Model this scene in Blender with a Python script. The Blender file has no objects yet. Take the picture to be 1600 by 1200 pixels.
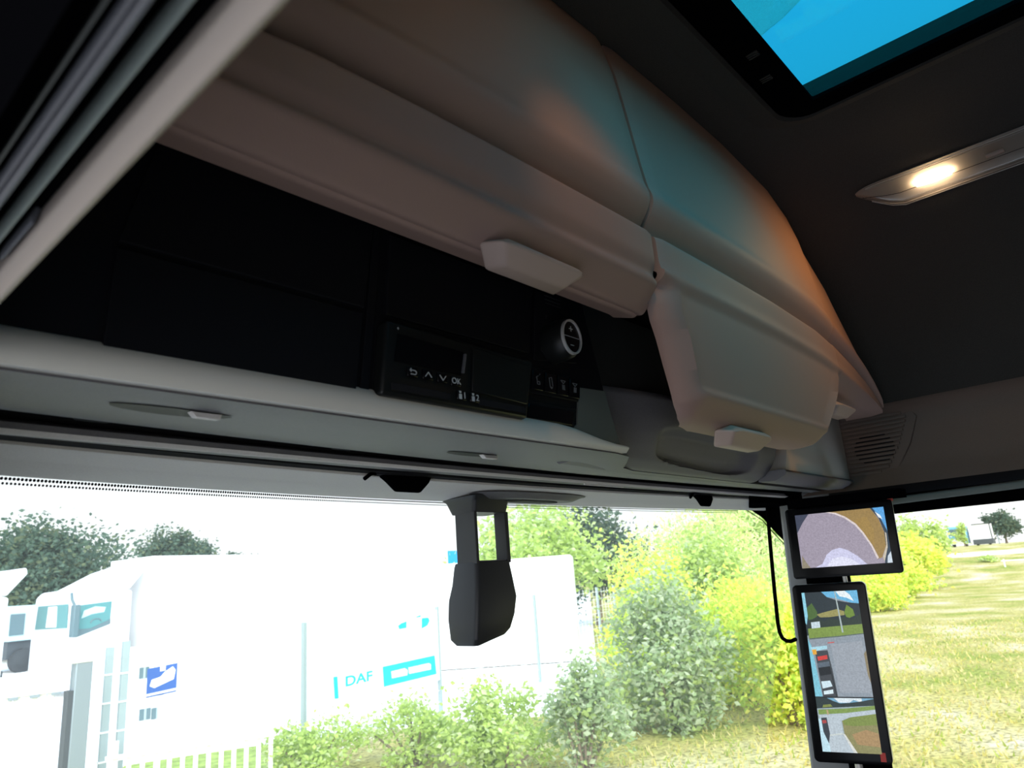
import bpy, bmesh, math, random
from mathutils import Vector, Matrix

C = bpy.context.scene.collection
H = 2.45            # height of the camera above the ground; cab coordinates below are relative to it
G = -H              # the ground in those coordinates

# ------------------------------------------------------------------ camera
sc = bpy.context.scene
cam_d = bpy.data.cameras.new('camera'); cam = bpy.data.objects.new('camera', cam_d); C.objects.link(cam)
right = (0.67175982, -0.73737579, -0.07082156); up = (-0.14755418, -0.22688486, 0.96267909); fwd = (0.72592459, 0.63623911, 0.26121501)
CX = -1.15
m = Matrix((( right[0], up[0], -fwd[0], CX), (right[1], up[1], -fwd[1], 0), (right[2], up[2], -fwd[2], H), (0, 0, 0, 1)))
cam.matrix_world = m
cam_d.sensor_width = 36; cam_d.lens = 1121.7/1600*36; cam_d.clip_start = 0.01; cam_d.clip_end = 600
cam_d.dof.use_dof = True; cam_d.dof.focus_distance = 1.5; cam_d.dof.aperture_fstop = 9
sc.camera = cam

# ------------------------------------------------------------------ light and exposure
SKY_H = 1.0
SUN = 1.7
w = bpy.data.worlds.new('sky'); sc.world = w; w.use_nodes = True
nt = w.node_tree; bg = nt.nodes['Background']
tc = nt.nodes.new('ShaderNodeTexCoord'); sx = nt.nodes.new('ShaderNodeSeparateXYZ'); cr = nt.nodes.new('ShaderNodeValToRGB')
nt.links.new(tc.outputs['Generated'], sx.inputs[0]); nt.links.new(sx.outputs['Z'], cr.inputs[0]); nt.links.new(cr.outputs[0], bg.inputs[0])
e = cr.color_ramp.elements          # bright haze near the horizon, thin blue overhead
e[0].position = 0.0; e[0].color = (1.25, 1.25, 1.25, 1)
e[1].position = 0.40; e[1].color = (1.10, 1.15, 1.25, 1)
k = e.new(0.70); k.color = (1.05, 1.42, 2.0, 1)
vd = nt.nodes.new('ShaderNodeVectorMath'); vd.operation = 'DOT_PRODUCT'; vd.inputs[1].default_value = Vector((-0.45, -0.64, 0.48)).normalized()
mr = nt.nodes.new('ShaderNodeMapRange'); mr.interpolation_type = 'SMOOTHSTEP'      # the glare of hazy cloud around the sun
mr.inputs[1].default_value = 0.55; mr.inputs[2].default_value = 1.0; mr.inputs[3].default_value = 0.0; mr.inputs[4].default_value = 4.3
cm = nt.nodes.new('ShaderNodeMix'); cm.data_type = 'RGBA'; cm.blend_type = 'ADD'; cm.inputs[0].default_value = 1.0; cm.clamp_result = False
nt.links.new(tc.outputs['Generated'], vd.inputs[0]); nt.links.new(vd.outputs['Value'], mr.inputs[0])
nt.links.new(cr.outputs[0], cm.inputs[6]); nt.links.new(mr.outputs[0], cm.inputs[7]); nt.links.new(cm.outputs[2], bg.inputs[0])
bg.inputs[1].default_value = SKY_H
sun_d = bpy.data.lights.new('sun', 'SUN'); sun = bpy.data.objects.new('sun', sun_d); C.objects.link(sun)
sun_d.energy = SUN; sun_d.angle = math.radians(22); sun_d.color = (1, 0.95, 0.86)
sun.rotation_euler = Vector((-0.42, -0.62, 0.56)).to_track_quat('Z', 'Y').to_euler()
sun.location = (20, -10, 40)
sc.view_settings.view_transform = 'Standard'; sc.view_settings.look = 'None'; sc.view_settings.gamma = 1
sc.view_settings.use_curve_mapping = False; sc.view_settings.exposure = 0.0
sc.cycles.max_bounces = 10; sc.cycles.diffuse_bounces = 5; sc.cycles.transparent_max_bounces = 16
sc.cycles.caustics_reflective = False; sc.cycles.caustics_refractive = False
sc.cycles.sample_clamp_indirect = 6

# ------------------------------------------------------------------ materials
def lin(h):
    h = h.lstrip('#'); v = [int(h[i:i+2], 16)/255 for i in (0, 2, 4)]
    return tuple(c/12.92 if c <= 0.04045 else ((c+0.055)/1.055)**2.4 for c in v)

def mat(name, col, rough=0.6, metal=0.0, noise=0.0, nscale=200, bump=0.0, bscale=900, spec=0.5, emit=None, estr=1.0, coat=0.0):
    M_ = bpy.data.materials.new(name); M_.use_nodes = True
    t = M_.node_tree; b = t.nodes['Principled BSDF']
    b.inputs['Base Color'].default_value = (*col, 1); b.inputs['Roughness'].default_value = rough
    b.inputs['Metallic'].default_value = metal; b.inputs['Specular IOR Level'].default_value = spec
    b.inputs['Coat Weight'].default_value = coat
    if emit:
        b.inputs['Emission Color'].default_value = (*emit, 1); b.inputs['Emission Strength'].default_value = estr
    if noise or bump:
        co = t.nodes.new('ShaderNodeTexCoord')
    if noise:
        n = t.nodes.new('ShaderNodeTexNoise'); n.inputs['Scale'].default_value = nscale; n.inputs['Detail'].default_value = 3
        r = t.nodes.new('ShaderNodeValToRGB')
        r.color_ramp.elements[0].position = 0.3; r.color_ramp.elements[1].position = 0.7
        r.color_ramp.elements[0].color = (*[c*(1-noise) for c in col], 1); r.color_ramp.elements[1].color = (*[min(1, c*(1+noise)) for c in col], 1)
        t.links.new(co.outputs['Object'], n.inputs['Vector']); t.links.new(n.outputs['Fac'], r.inputs[0]); t.links.new(r.outputs[0], b.inputs['Base Color'])
    if bump:
        n2 = t.nodes.new('ShaderNodeTexNoise'); n2.inputs['Scale'].default_value = bscale; n2.inputs['Detail'].default_value = 2
        bp = t.nodes.new('ShaderNodeBump'); bp.inputs['Strength'].default_value = bump; bp.inputs['Distance'].default_value = 0.002
        t.links.new(co.outputs['Object'], n2.inputs['Vector']); t.links.new(n2.outputs['Fac'], bp.inputs['Height']); t.links.new(bp.outputs[0], b.inputs['Normal'])
    return M_

def glass(name, tint, refl=0.05, rough=0.0, film=0.0):
    M_ = bpy.data.materials.new(name); M_.use_nodes = True; t = M_.node_tree
    for n in list(t.nodes):
        if n.type != 'OUTPUT_MATERIAL': t.nodes.remove(n)
    out = [n for n in t.nodes if n.type == 'OUTPUT_MATERIAL'][0]
    tr = t.nodes.new('ShaderNodeBsdfTransparent'); tr.inputs[0].default_value = (*tint, 1)
    gl = t.nodes.new('ShaderNodeBsdfGlossy'); gl.inputs['Roughness'].default_value = rough
    lw = t.nodes.new('ShaderNodeLayerWeight'); lw.inputs[0].default_value = 0.25
    mp = t.nodes.new('ShaderNodeMath'); mp.operation = 'MULTIPLY'; mp.inputs[1].default_value = refl*4
    mx = t.nodes.new('ShaderNodeMixShader')
    t.links.new(lw.outputs['Fresnel'], mp.inputs[0]); t.links.new(mp.outputs[0], mx.inputs[0])
    t.links.new(tr.outputs[0], mx.inputs[1]); t.links.new(gl.outputs[0], mx.inputs[2]); sh = mx
    if film:        # a thin film of dust that scatters a little daylight
        tl = t.nodes.new('ShaderNodeBsdfTranslucent'); tl.inputs[0].default_value = (0.9, 0.92, 0.9, 1)
        mf = t.nodes.new('ShaderNodeMixShader'); mf.inputs[0].default_value = film
        t.links.new(mx.outputs[0], mf.inputs[1]); t.links.new(tl.outputs[0], mf.inputs[2]); sh = mf
    t.links.new(sh.outputs[0], out.inputs[0])
    return M_

def leafmat(name, col, trans=0.45):
    M_ = bpy.data.materials.new(name); M_.use_nodes = True; t = M_.node_tree
    for n in list(t.nodes):
        if n.type != 'OUTPUT_MATERIAL': t.nodes.remove(n)
    out = [n for n in t.nodes if n.type == 'OUTPUT_MATERIAL'][0]
    d = t.nodes.new('ShaderNodeBsdfDiffuse'); d.inputs[0].default_value = (*col, 1)
    l = t.nodes.new('ShaderNodeBsdfTranslucent'); l.inputs[0].default_value = (*[min(1, c*1.15) for c in col], 1)
    mx = t.nodes.new('ShaderNodeMixShader'); mx.inputs[0].default_value = trans
    t.links.new(d.outputs[0], mx.inputs[1]); t.links.new(l.outputs[0], mx.inputs[2]); t.links.new(mx.outputs[0], out.inputs[0])
    return M_

def screenmat(name, col):
    m_ = mat(name, (0.01, 0.01, 0.01), 0.3, emit=col, estr=1.0); t = m_.node_tree; b = t.nodes['Principled BSDF']
    co = t.nodes.new('ShaderNodeTexCoord'); n = t.nodes.new('ShaderNodeTexNoise'); n.inputs['Scale'].default_value = 260; n.inputs['Detail'].default_value = 4
    mr = t.nodes.new('ShaderNodeMapRange'); mr.inputs[1].default_value = 0.3; mr.inputs[2].default_value = 0.7; mr.inputs[3].default_value = 0.84; mr.inputs[4].default_value = 1.16
    t.links.new(co.outputs['Object'], n.inputs['Vector']); t.links.new(n.outputs['Fac'], mr.inputs[0]); t.links.new(mr.outputs[0], b.inputs['Emission Strength'])
    return m_

M = {}
M['lid'] = mat('warm beige moulded plastic', (0.315, 0.205, 0.168), 0.62, bump=0.12, bscale=700, spec=0.3)
M['grip'] = mat('beige grip plastic', (0.42, 0.315, 0.265), 0.6, spec=0.3)
M['trim'] = mat('grey grained trim', (0.14, 0.136, 0.145), 0.6, noise=0.12, nscale=700, bump=0.25, bscale=900, spec=0.35)
M['header'] = mat('light grey header trim', (0.58, 0.555, 0.54), 0.65, noise=0.05, nscale=500, bump=0.1, bscale=900, spec=0.3)
M['lip'] = mat('satin grey lip', (0.56, 0.54, 0.49), 0.42, spec=0.4)
M['dark'] = mat('black grained plastic', (0.006, 0.006, 0.0075), 0.55, bump=0.1, bscale=900, spec=0.1)
M['darkface'] = mat('anthracite panel', (0.026, 0.028, 0.027), 0.6, spec=0.2)
M['black'] = mat('black rubber', (0.0016, 0.0016, 0.002), 0.8, spec=0.0)
M['gap'] = mat('dark recess', (0.012, 0.012, 0.014), 0.9, spec=0.1)
M['gloss'] = mat('piano black', (0.003, 0.003, 0.004), 0.25, spec=0.2)
M['device'] = mat('tachograph black', (0.006, 0.0065, 0.0065), 0.4, spec=0.3)
M['roof'] = mat('dark grey headliner fabric', (0.047, 0.043, 0.039), 0.9, noise=0.15, nscale=600, bump=0.3, bscale=600, spec=0.1)
M['panel'] = mat('brown grey side trim', (0.165, 0.122, 0.10), 0.7, noise=0.08, nscale=600, bump=0.2, bscale=800, spec=0.2)
M['strip'] = mat('beige door frame trim', (0.37, 0.305, 0.26), 0.6, spec=0.15)
M['sealgrey'] = mat('pale grey painted flange', (0.17, 0.19, 0.175), 0.5, spec=0.2)
M['sealgrey2'] = mat('grey seal lip', (0.09, 0.09, 0.10), 0.55, spec=0.2)
M['print'] = mat('white legend print', (0.42, 0.44, 0.45), 0.5)
M['chrome'] = mat('satin chrome', (0.62, 0.60, 0.58), 0.45, metal=0.5)
M['symbol'] = mat('dim symbol print', (0.16, 0.16, 0.165), 0.5)
M['silver'] = mat('silver housing', (0.42, 0.45, 0.47), 0.4, metal=0.2)
M['podblack'] = mat('charcoal pod plastic', (0.020, 0.021, 0.024), 0.5, bump=0.08, bscale=900, spec=0.4)
M['red'] = mat('red tag', (0.55, 0.04, 0.03), 0.5)
M['windscreen'] = glass('windscreen glass', (0.95, 0.98, 0.975), 0.02, film=0.03)
M['sideglass'] = glass('side glass', (0.98, 0.985, 0.98), 0.02, film=0.02)
M['hatchglass'] = glass('blue tinted hatch glass', (0.11, 0.575, 0.68), 0.03)
M['lens'] = glass('clear lamp lens', (0.80, 0.78, 0.76), 0.10, 0.15)
M['reflector'] = mat('lamp reflector', (0.55, 0.52, 0.50), 0.35, spec=0.5)
M['bulb'] = mat('glowing bulb', (1, 0.8, 0.6), 0.5, emit=(1.0, 0.72, 0.42), estr=55)
M['grey_metal'] = mat('galvanised steel', (0.25, 0.30, 0.33), 0.45, metal=0.2)
M['pale_metal'] = mat('pale blue grey steel', (0.34, 0.42, 0.44), 0.5)
M['white'] = mat('white paint', (0.88, 0.88, 0.88), 0.45)
M['cyan'] = mat('cyan print', (0.0, 0.72, 0.80), 0.5)
M['blue'] = mat('blue sign paint', (0.014, 0.09, 0.36), 0.5)
M['teal_glass'] = mat('teal truck glass', (0.09, 0.25, 0.26), 0.2, spec=0.4)
M['mirror_dark'] = mat('dark mirror shell', (0.10, 0.16, 0.18), 0.5)
M['tyre'] = mat('tyre rubber', (0.04, 0.045, 0.05), 0.8)
M['truckgrey'] = mat('pale blue grey body', (0.46, 0.62, 0.64), 0.5)
M['truckdark'] = mat('dark chassis', (0.06, 0.07, 0.08), 0.6)
M['amber'] = mat('amber lamp plastic', (0.95, 0.45, 0.05), 0.4)
M['truckblue'] = mat('light blue cab paint', (0.18, 0.46, 0.62), 0.4)
M['bark'] = mat('bark', (0.22, 0.17, 0.12), 0.9, noise=0.3, nscale=8)

# ------------------------------------------------------------------ mesh helpers
WL = {}          # world location of every root and of their children
def tag(o, label=None, cat=None, group=None, kind=None):
    if label: o['label'] = label
    if cat: o['category'] = cat
    if group: o['group'] = group
    if kind: o['kind'] = kind
    return o

def empty(name, loc, label=None, cat=None, group=None, kind=None):
    o = bpy.data.objects.new(name, None); C.objects.link(o); o.empty_display_size = 0.05
    o.location = (loc[0], loc[1], loc[2]+H); WL[o.name] = Vector(o.location)
    return tag(o, label, cat, group, kind)

def fin(name, bm, mats, parent=None, smooth=40, bevel=0.0, segs=2, label=None, cat=None, group=None, kind=None, recalc=True):
    """link the bmesh (cab coordinates) as one object; origin at its base, or at its parent's"""
    if recalc: bmesh.ops.recalc_face_normals(bm, faces=bm.faces)
    bmesh.ops.translate(bm, verts=bm.verts, vec=(0, 0, H))
    if parent is None:
        xs = [v.co.x for v in bm.verts]; ys = [v.co.y for v in bm.verts]; zs = [v.co.z for v in bm.verts]
        org = Vector(((min(xs)+max(xs))/2, (min(ys)+max(ys))/2, min(zs)))
    else:
        org = WL[parent.name]
    bmesh.ops.translate(bm, verts=bm.verts, vec=-org)
    me = bpy.data.meshes.new(name); bm.to_mesh(me); bm.free()
    for x in (mats if isinstance(mats, (list, tuple)) else [mats]): me.materials.append(x)
    if smooth:
        for p in me.polygons: p.use_smooth = True
        me.set_sharp_from_angle(angle=math.radians(smooth))
    o = bpy.data.objects.new(name, me); C.objects.link(o)
    if parent is None: o.location = org
    else: o.parent = parent
    WL[o.name] = org
    if bevel:
        b = o.modifiers.new('bevel', 'BEVEL'); b.width = bevel; b.segments = segs; b.limit_method = 'ANGLE'; b.angle_limit = math.radians(40)
        b.harden_normals = False
    return tag(o, label, cat, group, kind)

def nb(): return bmesh.new()

def box(bm, x0, x1, y0, y1, z0, z1, mi=0):
    v = [bm.verts.new(p) for p in ((x0,y0,z0),(x1,y0,z0),(x1,y1,z0),(x0,y1,z0),(x0,y0,z1),(x1,y0,z1),(x1,y1,z1),(x0,y1,z1))]
    for f in ((0,3,2,1),(4,5,6,7),(0,1,5,4),(1,2,6,5),(2,3,7,6),(3,0,4,7)):
        bm.faces.new([v[i] for i in f]).material_index = mi

def ring(bm, pts): return [bm.verts.new(p) for p in pts]
def bridge(bm, a, b, closed=True, mi=0):
    n = len(a)
    for i in range(n if closed else n-1):
        j = (i+1) % n
        bm.faces.new((a[i], a[j], b[j], b[i])).material_index = mi
def loft(bm, rings, closed=True, caps=True, mi=0):
    rs = [ring(bm, r) for r in rings]
    for a, b in zip(rs, rs[1:]): bridge(bm, a, b, closed, mi)
    if caps:
        bm.faces.new(rs[0]).material_index = mi; bm.faces.new(list(reversed(rs[-1]))).material_index = mi
    return rs
def slab(bm, grid, off, mi=0):
    """a rectangular grid of points given a thickness: front layer, back layer shifted by off, closed edges"""
    a = [ring(bm, r) for r in grid]; b = [ring(bm, [tuple(Vector(p)+Vector(off)) for p in r]) for r in grid]
    R_, Q = len(a), len(a[0])
    for i in range(R_-1):
        for j in range(Q-1):
            bm.faces.new((a[i][j], a[i][j+1], a[i+1][j+1], a[i+1][j])).material_index = mi
            bm.faces.new((b[i][j], b[i+1][j], b[i+1][j+1], b[i][j+1])).material_index = mi
    for i in range(R_-1):
        bm.faces.new((a[i][0], a[i+1][0], b[i+1][0], b[i][0])).material_index = mi
        bm.faces.new((a[i][-1], b[i][-1], b[i+1][-1], a[i+1][-1])).material_index = mi
    for j in range(Q-1):
        bm.faces.new((a[0][j], b[0][j], b[0][j+1], a[0][j+1])).material_index = mi
        bm.faces.new((a[-1][j], a[-1][j+1], b[-1][j+1], b[-1][j])).material_index = mi
def prism(bm, pts, vec, mi=0):
    loft(bm, [pts, [tuple(Vector(p)+Vector(vec)) for p in pts]], mi=mi)
def sweepx(bm, prof, xs, mi=0):
    """closed (y, z) outlines given at every x"""
    loft(bm, [[(x, y, z) for y, z in prof(x)] for x in xs], mi=mi)
def tube(bm, pts, r, n=10, mi=0):
    P = [Vector(p) for p in pts]; rs = []
    a = None
    for i, p in enumerate(P):
        d = (P[min(i+1, len(P)-1)] - P[max(i-1, 0)]).normalized()
        if a is None: a = d.orthogonal().normalized()
        a = (a - d*a.dot(d)).normalized(); b = d.cross(a)
        rr = r[i] if isinstance(r, (list, tuple)) else r
        rs.append([tuple(p + a*math.cos(2*math.pi*k/n)*rr + b*math.sin(2*math.pi*k/n)*rr) for k in range(n)])
    loft(bm, rs, mi=mi)
def lins(a, b, n): return [a+(b-a)*i/(n-1) for i in range(n)]
def interp(t, x):
    if x <= t[0][0]: return t[0][1]
    for (a, b), (c, d) in zip(t, t[1:]):
        if x <= c: return b+(d-b)*(x-a)/(c-a)
    return t[-1][1]
def resample(p, n, it=2):
    P = [Vector(q) for q in p]; L = [0]
    for a, b in zip(P, P[1:]): L.append(L[-1]+(b-a).length)
    out = []
    for i in range(n):
        s = L[-1]*i/(n-1); k = 0
        while k < len(P)-2 and L[k+1] < s: k += 1
        f = (s-L[k])/max(1e-9, L[k+1]-L[k]); out.append(P[k].lerp(P[k+1], min(1, f)))
    for _ in range(it):
        out = [out[0]]+[(out[i-1]+out[i]*2+out[i+1])/4 for i in range(1, n-1)]+[out[-1]]
    return out
def sstep(a, b, x):
    t = max(0, min(1, (x-a)/(b-a))); return t*t*(3-2*t)
def rrect(u0, u1, v0, v1, r, n=4):
    out = []
    for cx, cy, a in ((u1-r, v1-r, 0), (u0+r, v1-r, 90), (u0+r, v0+r, 180), (u1-r, v0+r, 270)):
        for i in range(n+1):
            t = math.radians(a+90*i/n); out.append((cx+r*math.cos(t), cy+r*math.sin(t)))
    return out

def text(name, s, size, place, mat_, parent, depth=0.0006, bold=0.0):
    """lettering as a thin mesh; place maps (u, v, n) to cab coordinates; u starts at the middle of the word"""
    cu = bpy.data.curves.new(name, 'FONT'); cu.body = s; cu.size = size; cu.align_x = 'CENTER'; cu.align_y = 'CENTER'; cu.extrude = depth; cu.offset = bold*size
    t = bpy.data.objects.new('tmp', cu); C.objects.link(t); bpy.context.view_layer.update()
    me = bpy.data.meshes.new_from_object(t.evaluated_get(bpy.context.evaluated_depsgraph_get()))
    bpy.data.objects.remove(t); bpy.data.curves.remove(cu)
    bm = nb(); bm.from_mesh(me); bpy.data.meshes.remove(me)
    for v in bm.verts: v.co = Vector(place(v.co.x, v.co.y, v.co.z))
    return fin(name, bm, mat_, parent, smooth=0)

# ------------------------------------------------------------------ outlines of the cab
ARCH = [(-1.03, 0.30), (-1.02, 0.52), (-0.99, 0.68), (-0.94, 0.76), (-0.84, 0.82), (-0.70, 0.85), (-0.57, 0.865), (-0.43, 0.872), (-0.2, 0.878), (0, 0.88),
        (0.2, 0.875), (0.43, 0.85), (0.57, 0.797), (0.70, 0.72), (0.79, 0.645), (0.84, 0.575), (0.885, 0.495), (0.915, 0.435), (0.945, 0.385)]
def zr(x): return interp(ARCH, x)
def glass_y(x): return 1.15-0.26*x*x
def glass_z(x): return 0.171-0.028*x*x
XS = lins(-1.0, 0.99, 41)
XU = lins(-1.06, 0.99, 42)

# ------------------------------------------------------------------ the setting: ceiling, walls, floor, windows, doors
HX0, HX1, HY0, HY1 = -0.60, 0.215, -0.26, 0.40       # opening of the roof hatch
bm = nb()
xs = sorted(set([round(a, 4) for a in resample([(x, z, 0) for x, z in ARCH], 45, 0) and [p.x for p in resample([(x, z, 0) for x, z in ARCH], 45, 0)]] + [HX0, HX1]))
ys = [-1.5, -1.0, -0.6, HY0, 0.0, 0.2, HY1, 0.53, 0.7]
vv = {}
def cv(i, j, k):
    if (i, j, k) not in vv: vv[(i, j, k)] = bm.verts.new((xs[i], ys[j], zr(xs[i])+0.05*k))
    return vv[(i, j, k)]
def hole(i, j): return HX0-1e-4 < xs[i] and xs[i+1] < HX1+1e-4 and HY0-1e-4 < ys[j] and ys[j+1] < HY1+1e-4
for i in range(len(xs)-1):
    for j in range(len(ys)-1):
        if hole(i, j): continue
        for k in (0, 1): bm.faces.new((cv(i, j, k), cv(i+1, j, k), cv(i+1, j+1, k), cv(i, j+1, k)))
for ed in [e_ for e_ in bm.edges if len(e_.link_faces) == 1 and e_.verts[0].co.z < zr(e_.verts[0].co.x)+0.01]:
    a, b = ed.verts; ka = [q for q, v in vv.items() if v == a][0]; kb = [q for q, v in vv.items() if v == b][0]
    bm.faces.new((a, b, cv(kb[0], kb[1], 1), cv(ka[0], ka[1], 1)))
fin('ceiling', bm, M['roof'], kind='structure', smooth=50)

def pane_w(x, t):      # the windscreen leans back towards its top edge
    return (x*(1+0.02*t), glass_y(x)+0.42*t, glass_z(x)+0.02-1.25*t)

bm = nb(); slab(bm, [[pane_w(x, t) for x in lins(-1.0, 1.10, 43)] for t in lins(0, 1, 14)], (0, 0.006, 0))
win1 = fin('window_1', bm, M['windscreen'], kind='structure', smooth=60)
# printed black edge of the windscreen with its two rows of dots
bm = nb()
def frit_y(x, t): p = pane_w(x, t); return (p[0], p[1]-0.0015, p[2])
tri = [(0.90, 0.0), (0.925, 0.008), (0.985, 0.032), (1.03, 0.063), (1.08, 0.095), (1.10, 0.11)]
slab(bm, [[frit_y(x, interp([(a, b) for a, b in tri], x)) for x in lins(0.90, 1.10, 14)], [frit_y(x, 0.0) for x in lins(0.90, 1.10, 14)]], (0, 0.001, 0))
fin('frit', bm, M['black'], win1, smooth=0, label='black printed corner of the windscreen')
bm = nb()
def disc(bm, c, r, n=6):
    x, t = c
    bm.faces.new([bm.verts.new(frit_y(x+r*math.cos(6.283*k/n), t+r*math.sin(6.283*k/n)/1.3)) for k in range(n)])
for row in range(2):
    x = -0.99
    while x < 0.90:
        disc(bm, (x+0.0022*row, 0.0178+0.0040*row), 0.0020-0.0004*row); x += 0.0044
for q in range(len(tri)-1):
    for s in range(14):
        f = s/14; disc(bm, (tri[q][0]+(tri[q+1][0]-tri[q][0])*f, tri[q][1]+(tri[q+1][1]-tri[q][1])*f+0.006), 0.0022)
fin('dot_band', bm, M['black'], win1, smooth=0, label='dotted edge print of the windscreen', recalc=False)

bm = nb(); prism(bm, [(x, 0.70, z) for x, z in ARCH]+[(0.945, 0.70, 0.20), (-1.03, 0.70, 0.20)], (0, 0.025, 0)); fin('wall_front_upper', bm, M['gap'], kind='structure', smooth=0)
# walls and floor below the windows
bm = nb(); box(bm, -1.04, 1.04, 1.30, 1.42, -1.35, -0.85); fin('wall_front', bm, M['darkface'], kind='structure')
bm = nb(); box(bm, -1.08, 1.08, -1.58, -1.48, -1.35, 0.98); fin('wall_back', bm, M['roof'], kind='structure')
bm = nb(); box(bm, -1.08, 1.08, -1.48, 1.42, -1.45, -1.35); fin('floor', bm, M['dark'], kind='structure')
bm = nb(); slab(bm, [[(x, 0.70+0.55*t+0.10*t*(1-x*x), -0.62-0.30*(1-t)**3-0.06*t) for x in lins(-0.98, 0.98, 15)] for t in lins(0, 1, 8)], (0, 0.02, -0.06))
fin('dashboard', bm, M['darkface'], label='dark grey dashboard top under the windscreen', cat='dashboard')

# right wall: shelf trim over the passenger door
bm = nb()
pr = [(0.945, 0.392), (0.962, 0.395), (0.985, 0.384), (0.998, 0.35), (1.004, 0.285), (1.000, 0.228), (0.990, 0.206), (0.968, 0.168)]
def sidep(y):
    f = sstep(0.60, 0.84, y)
    return [(x-0.05*f*(0.4-z)/0.23*0.2, y, z+0.0*f) for x, z in resample([(a, b, 0) for a, b in pr], 20, 1) and [(p.x, p.y) for p in resample([(a, b, 0) for a, b in pr], 20, 1)]]
slab(bm, [sidep(y) for y in lins(-1.48, 0.84, 30)], (0.03, 0, 0.012))
wr = fin('wall_right', bm, M['panel'], kind='structure', smooth=60)
# speaker grille on that trim
bm = nb()
gx = 0.990
def gp(s, z): return (gx, s, z)
out_ = [(0.70, 0.375), (0.50, 0.372), (0.455, 0.362), (0.445, 0.345), (0.475, 0.275), (0.515, 0.215), (0.545, 0.203), (0.70, 0.192)]
prism(bm, [(0.994, y, z) for y, z in out_], (0.02, 0, 0))
sp = fin('speaker_grille', bm, M['panel'], bevel=0.002, label='slatted brown speaker grille on the side trim beside the right end of the overhead lockers', cat='speaker')
def grille_edge(z): return interp([(0.192, 0.548), (0.205, 0.545), (0.215, 0.517), (0.275, 0.478), (0.345, 0.448), (0.362, 0.462)], z)
bm = nb()
for k_ in range(14):
    z = 0.208+k_*0.0115
    box(bm, 0.9885, 0.9945, grille_edge(z)+0.022, 0.69, z, z+0.006)
fin('slats', bm, M['panel'], sp, smooth=0)
bm = nb()
for k_ in range(7):
    z = 0.2335+k_*0.0115*1.0
    hw = 0.052*math.sqrt(max(0.05, 1-((k_-3)/3.9)**2))
    box(bm, 0.9905, 0.9938, 0.565-hw, 0.565+hw, z+0.0062, z+0.0113)
fin('speaker_cone', bm, M['gap'], sp, smooth=0, label='black round opening behind the slats')

# passenger door with its window, and the blind rail above it
bm = nb()
box(bm, 1.00, 1.06, -0.75, 0.84, -1.35, -0.62)
box(bm, 1.00, 1.06, -1.48, -0.75, -1.35, 0.16)
box(bm, 1.015, 1.06, -0.75, 0.82, 0.098, 0.20)
door2 = fin('door_2', bm, M['black'], kind='structure', smooth=0)
bm = nb(); box(bm, 1.030, 1.036, -0.75, 0.80, -0.62, 0.11); fin('window_2', bm, M['sideglass'], kind='structure', smooth=0)
bm = nb(); tube(bm, [(1.0, 0.575, 0.130), (1.0, -0.75, 0.152)], 0.0105, 10)
fin('blind_rail', bm, M['sealgrey'], label='slim grey roller blind rail above the passenger side window', cat='blind rail')
bm = nb(); box(bm, 0.985, 1.03, -0.75, 0.80, 0.145, 0.175)
fin('trim_4', bm, M['gap'], kind='structure', smooth=0)

# right windscreen pillar
bm = nb()
def pil(z):
    t = (0.19-z)/1.25
    dx, dy = 0.03*t, 0.07*t
    return [(0.974+dx, 0.848+dy, z), (1.03+dx, 0.862+dy, z), (1.03, 0.72+dy*0.6, z), (0.985, 0.70+dy*0.6, z), (0.958+dx, 0.78+dy, z)]
loft(bm, [pil(z) for z in lins(-0.95, 0.185, 12)])
fin('wall_pillar', bm, mat('grey pillar trim', (0.20, 0.20, 0.205), 0.6, spec=0.3), kind='structure', bevel=0.008, smooth=40)

# left wall: header over the open driver's door, the strips of the door frame and their seals
def strip(name, pts, m_, y0=-1.2, y1=1.0, kind='structure', par=None, label=None, bev=0.0):
    bm = nb(); prism(bm, [(x, y0, z) for x, z in pts], (0, y1-y0, 0)); return fin(name, bm, m_, par, smooth=40, kind=kind, label=label, bevel=bev)
def at_r(off, ratio): return (CX+off, off*ratio)
bm = nb()
prism(bm, [(x, -1.48, z) for x, z in [at_r(0.105, 1.87), at_r(0.20, 1.94), (-0.93, 0.46), (-0.99, 0.45), (-1.05, 0.36), at_r(0.085, 2.7)]], (0, 2.48, 0))
fin('wall_left', bm, M['panel'], kind='structure')
bm = nb(); box(bm, -1.10, -1.062, 0.60, 1.02, -1.35, 0.47); fin('wall_left_pillar', bm, M['black'], kind='structure')
bm = nb(); box(bm, -1.12, -1.0, -1.5, -0.5, -1.35, 0.5); fin('wall_left_rear', bm, M['dark'], kind='structure')
strip('trim_1', [at_r(0.100, 1.82), at_r(0.0965, 1.86), at_r(0.090, 2.07), at_r(0.0905, 2.15), at_r(0.094, 2.20), at_r(0.104, 2.2), at_r(0.106, 1.9)], M['strip'], bev=0.0015)
strip('trim_2', [at_r(0.080, 2.30), at_r(0.0785, 2.36), at_r(0.0775, 2.44), at_r(0.079, 2.50), at_r(0.084, 2.5), at_r(0.085, 2.32)], M['sealgrey'], bev=0.001)
d1 = strip('door_1', [at_r(0.104, 2.2), at_r(0.0905, 2.17), at_r(0.087, 2.26), at_r(0.084, 2.45), at_r(0.076, 2.55), at_r(0.074, 2.75), at_r(0.066, 3.0), at_r(0.052, 3.5), (-1.115, 0.21), (-1.145, 0.24), (-1.145, 0.47), (-1.03, 0.47)], M['black'])
strip('trim_3', [at_r(0.068, 2.60), at_r(0.066, 2.68), at_r(0.066, 2.74), at_r(0.0645, 2.78), at_r(0.0635, 2.90), at_r(0.065, 2.94), at_r(0.071, 2.95), at_r(0.073, 2.62)], M['sealgrey2'], bev=0.001)
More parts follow.
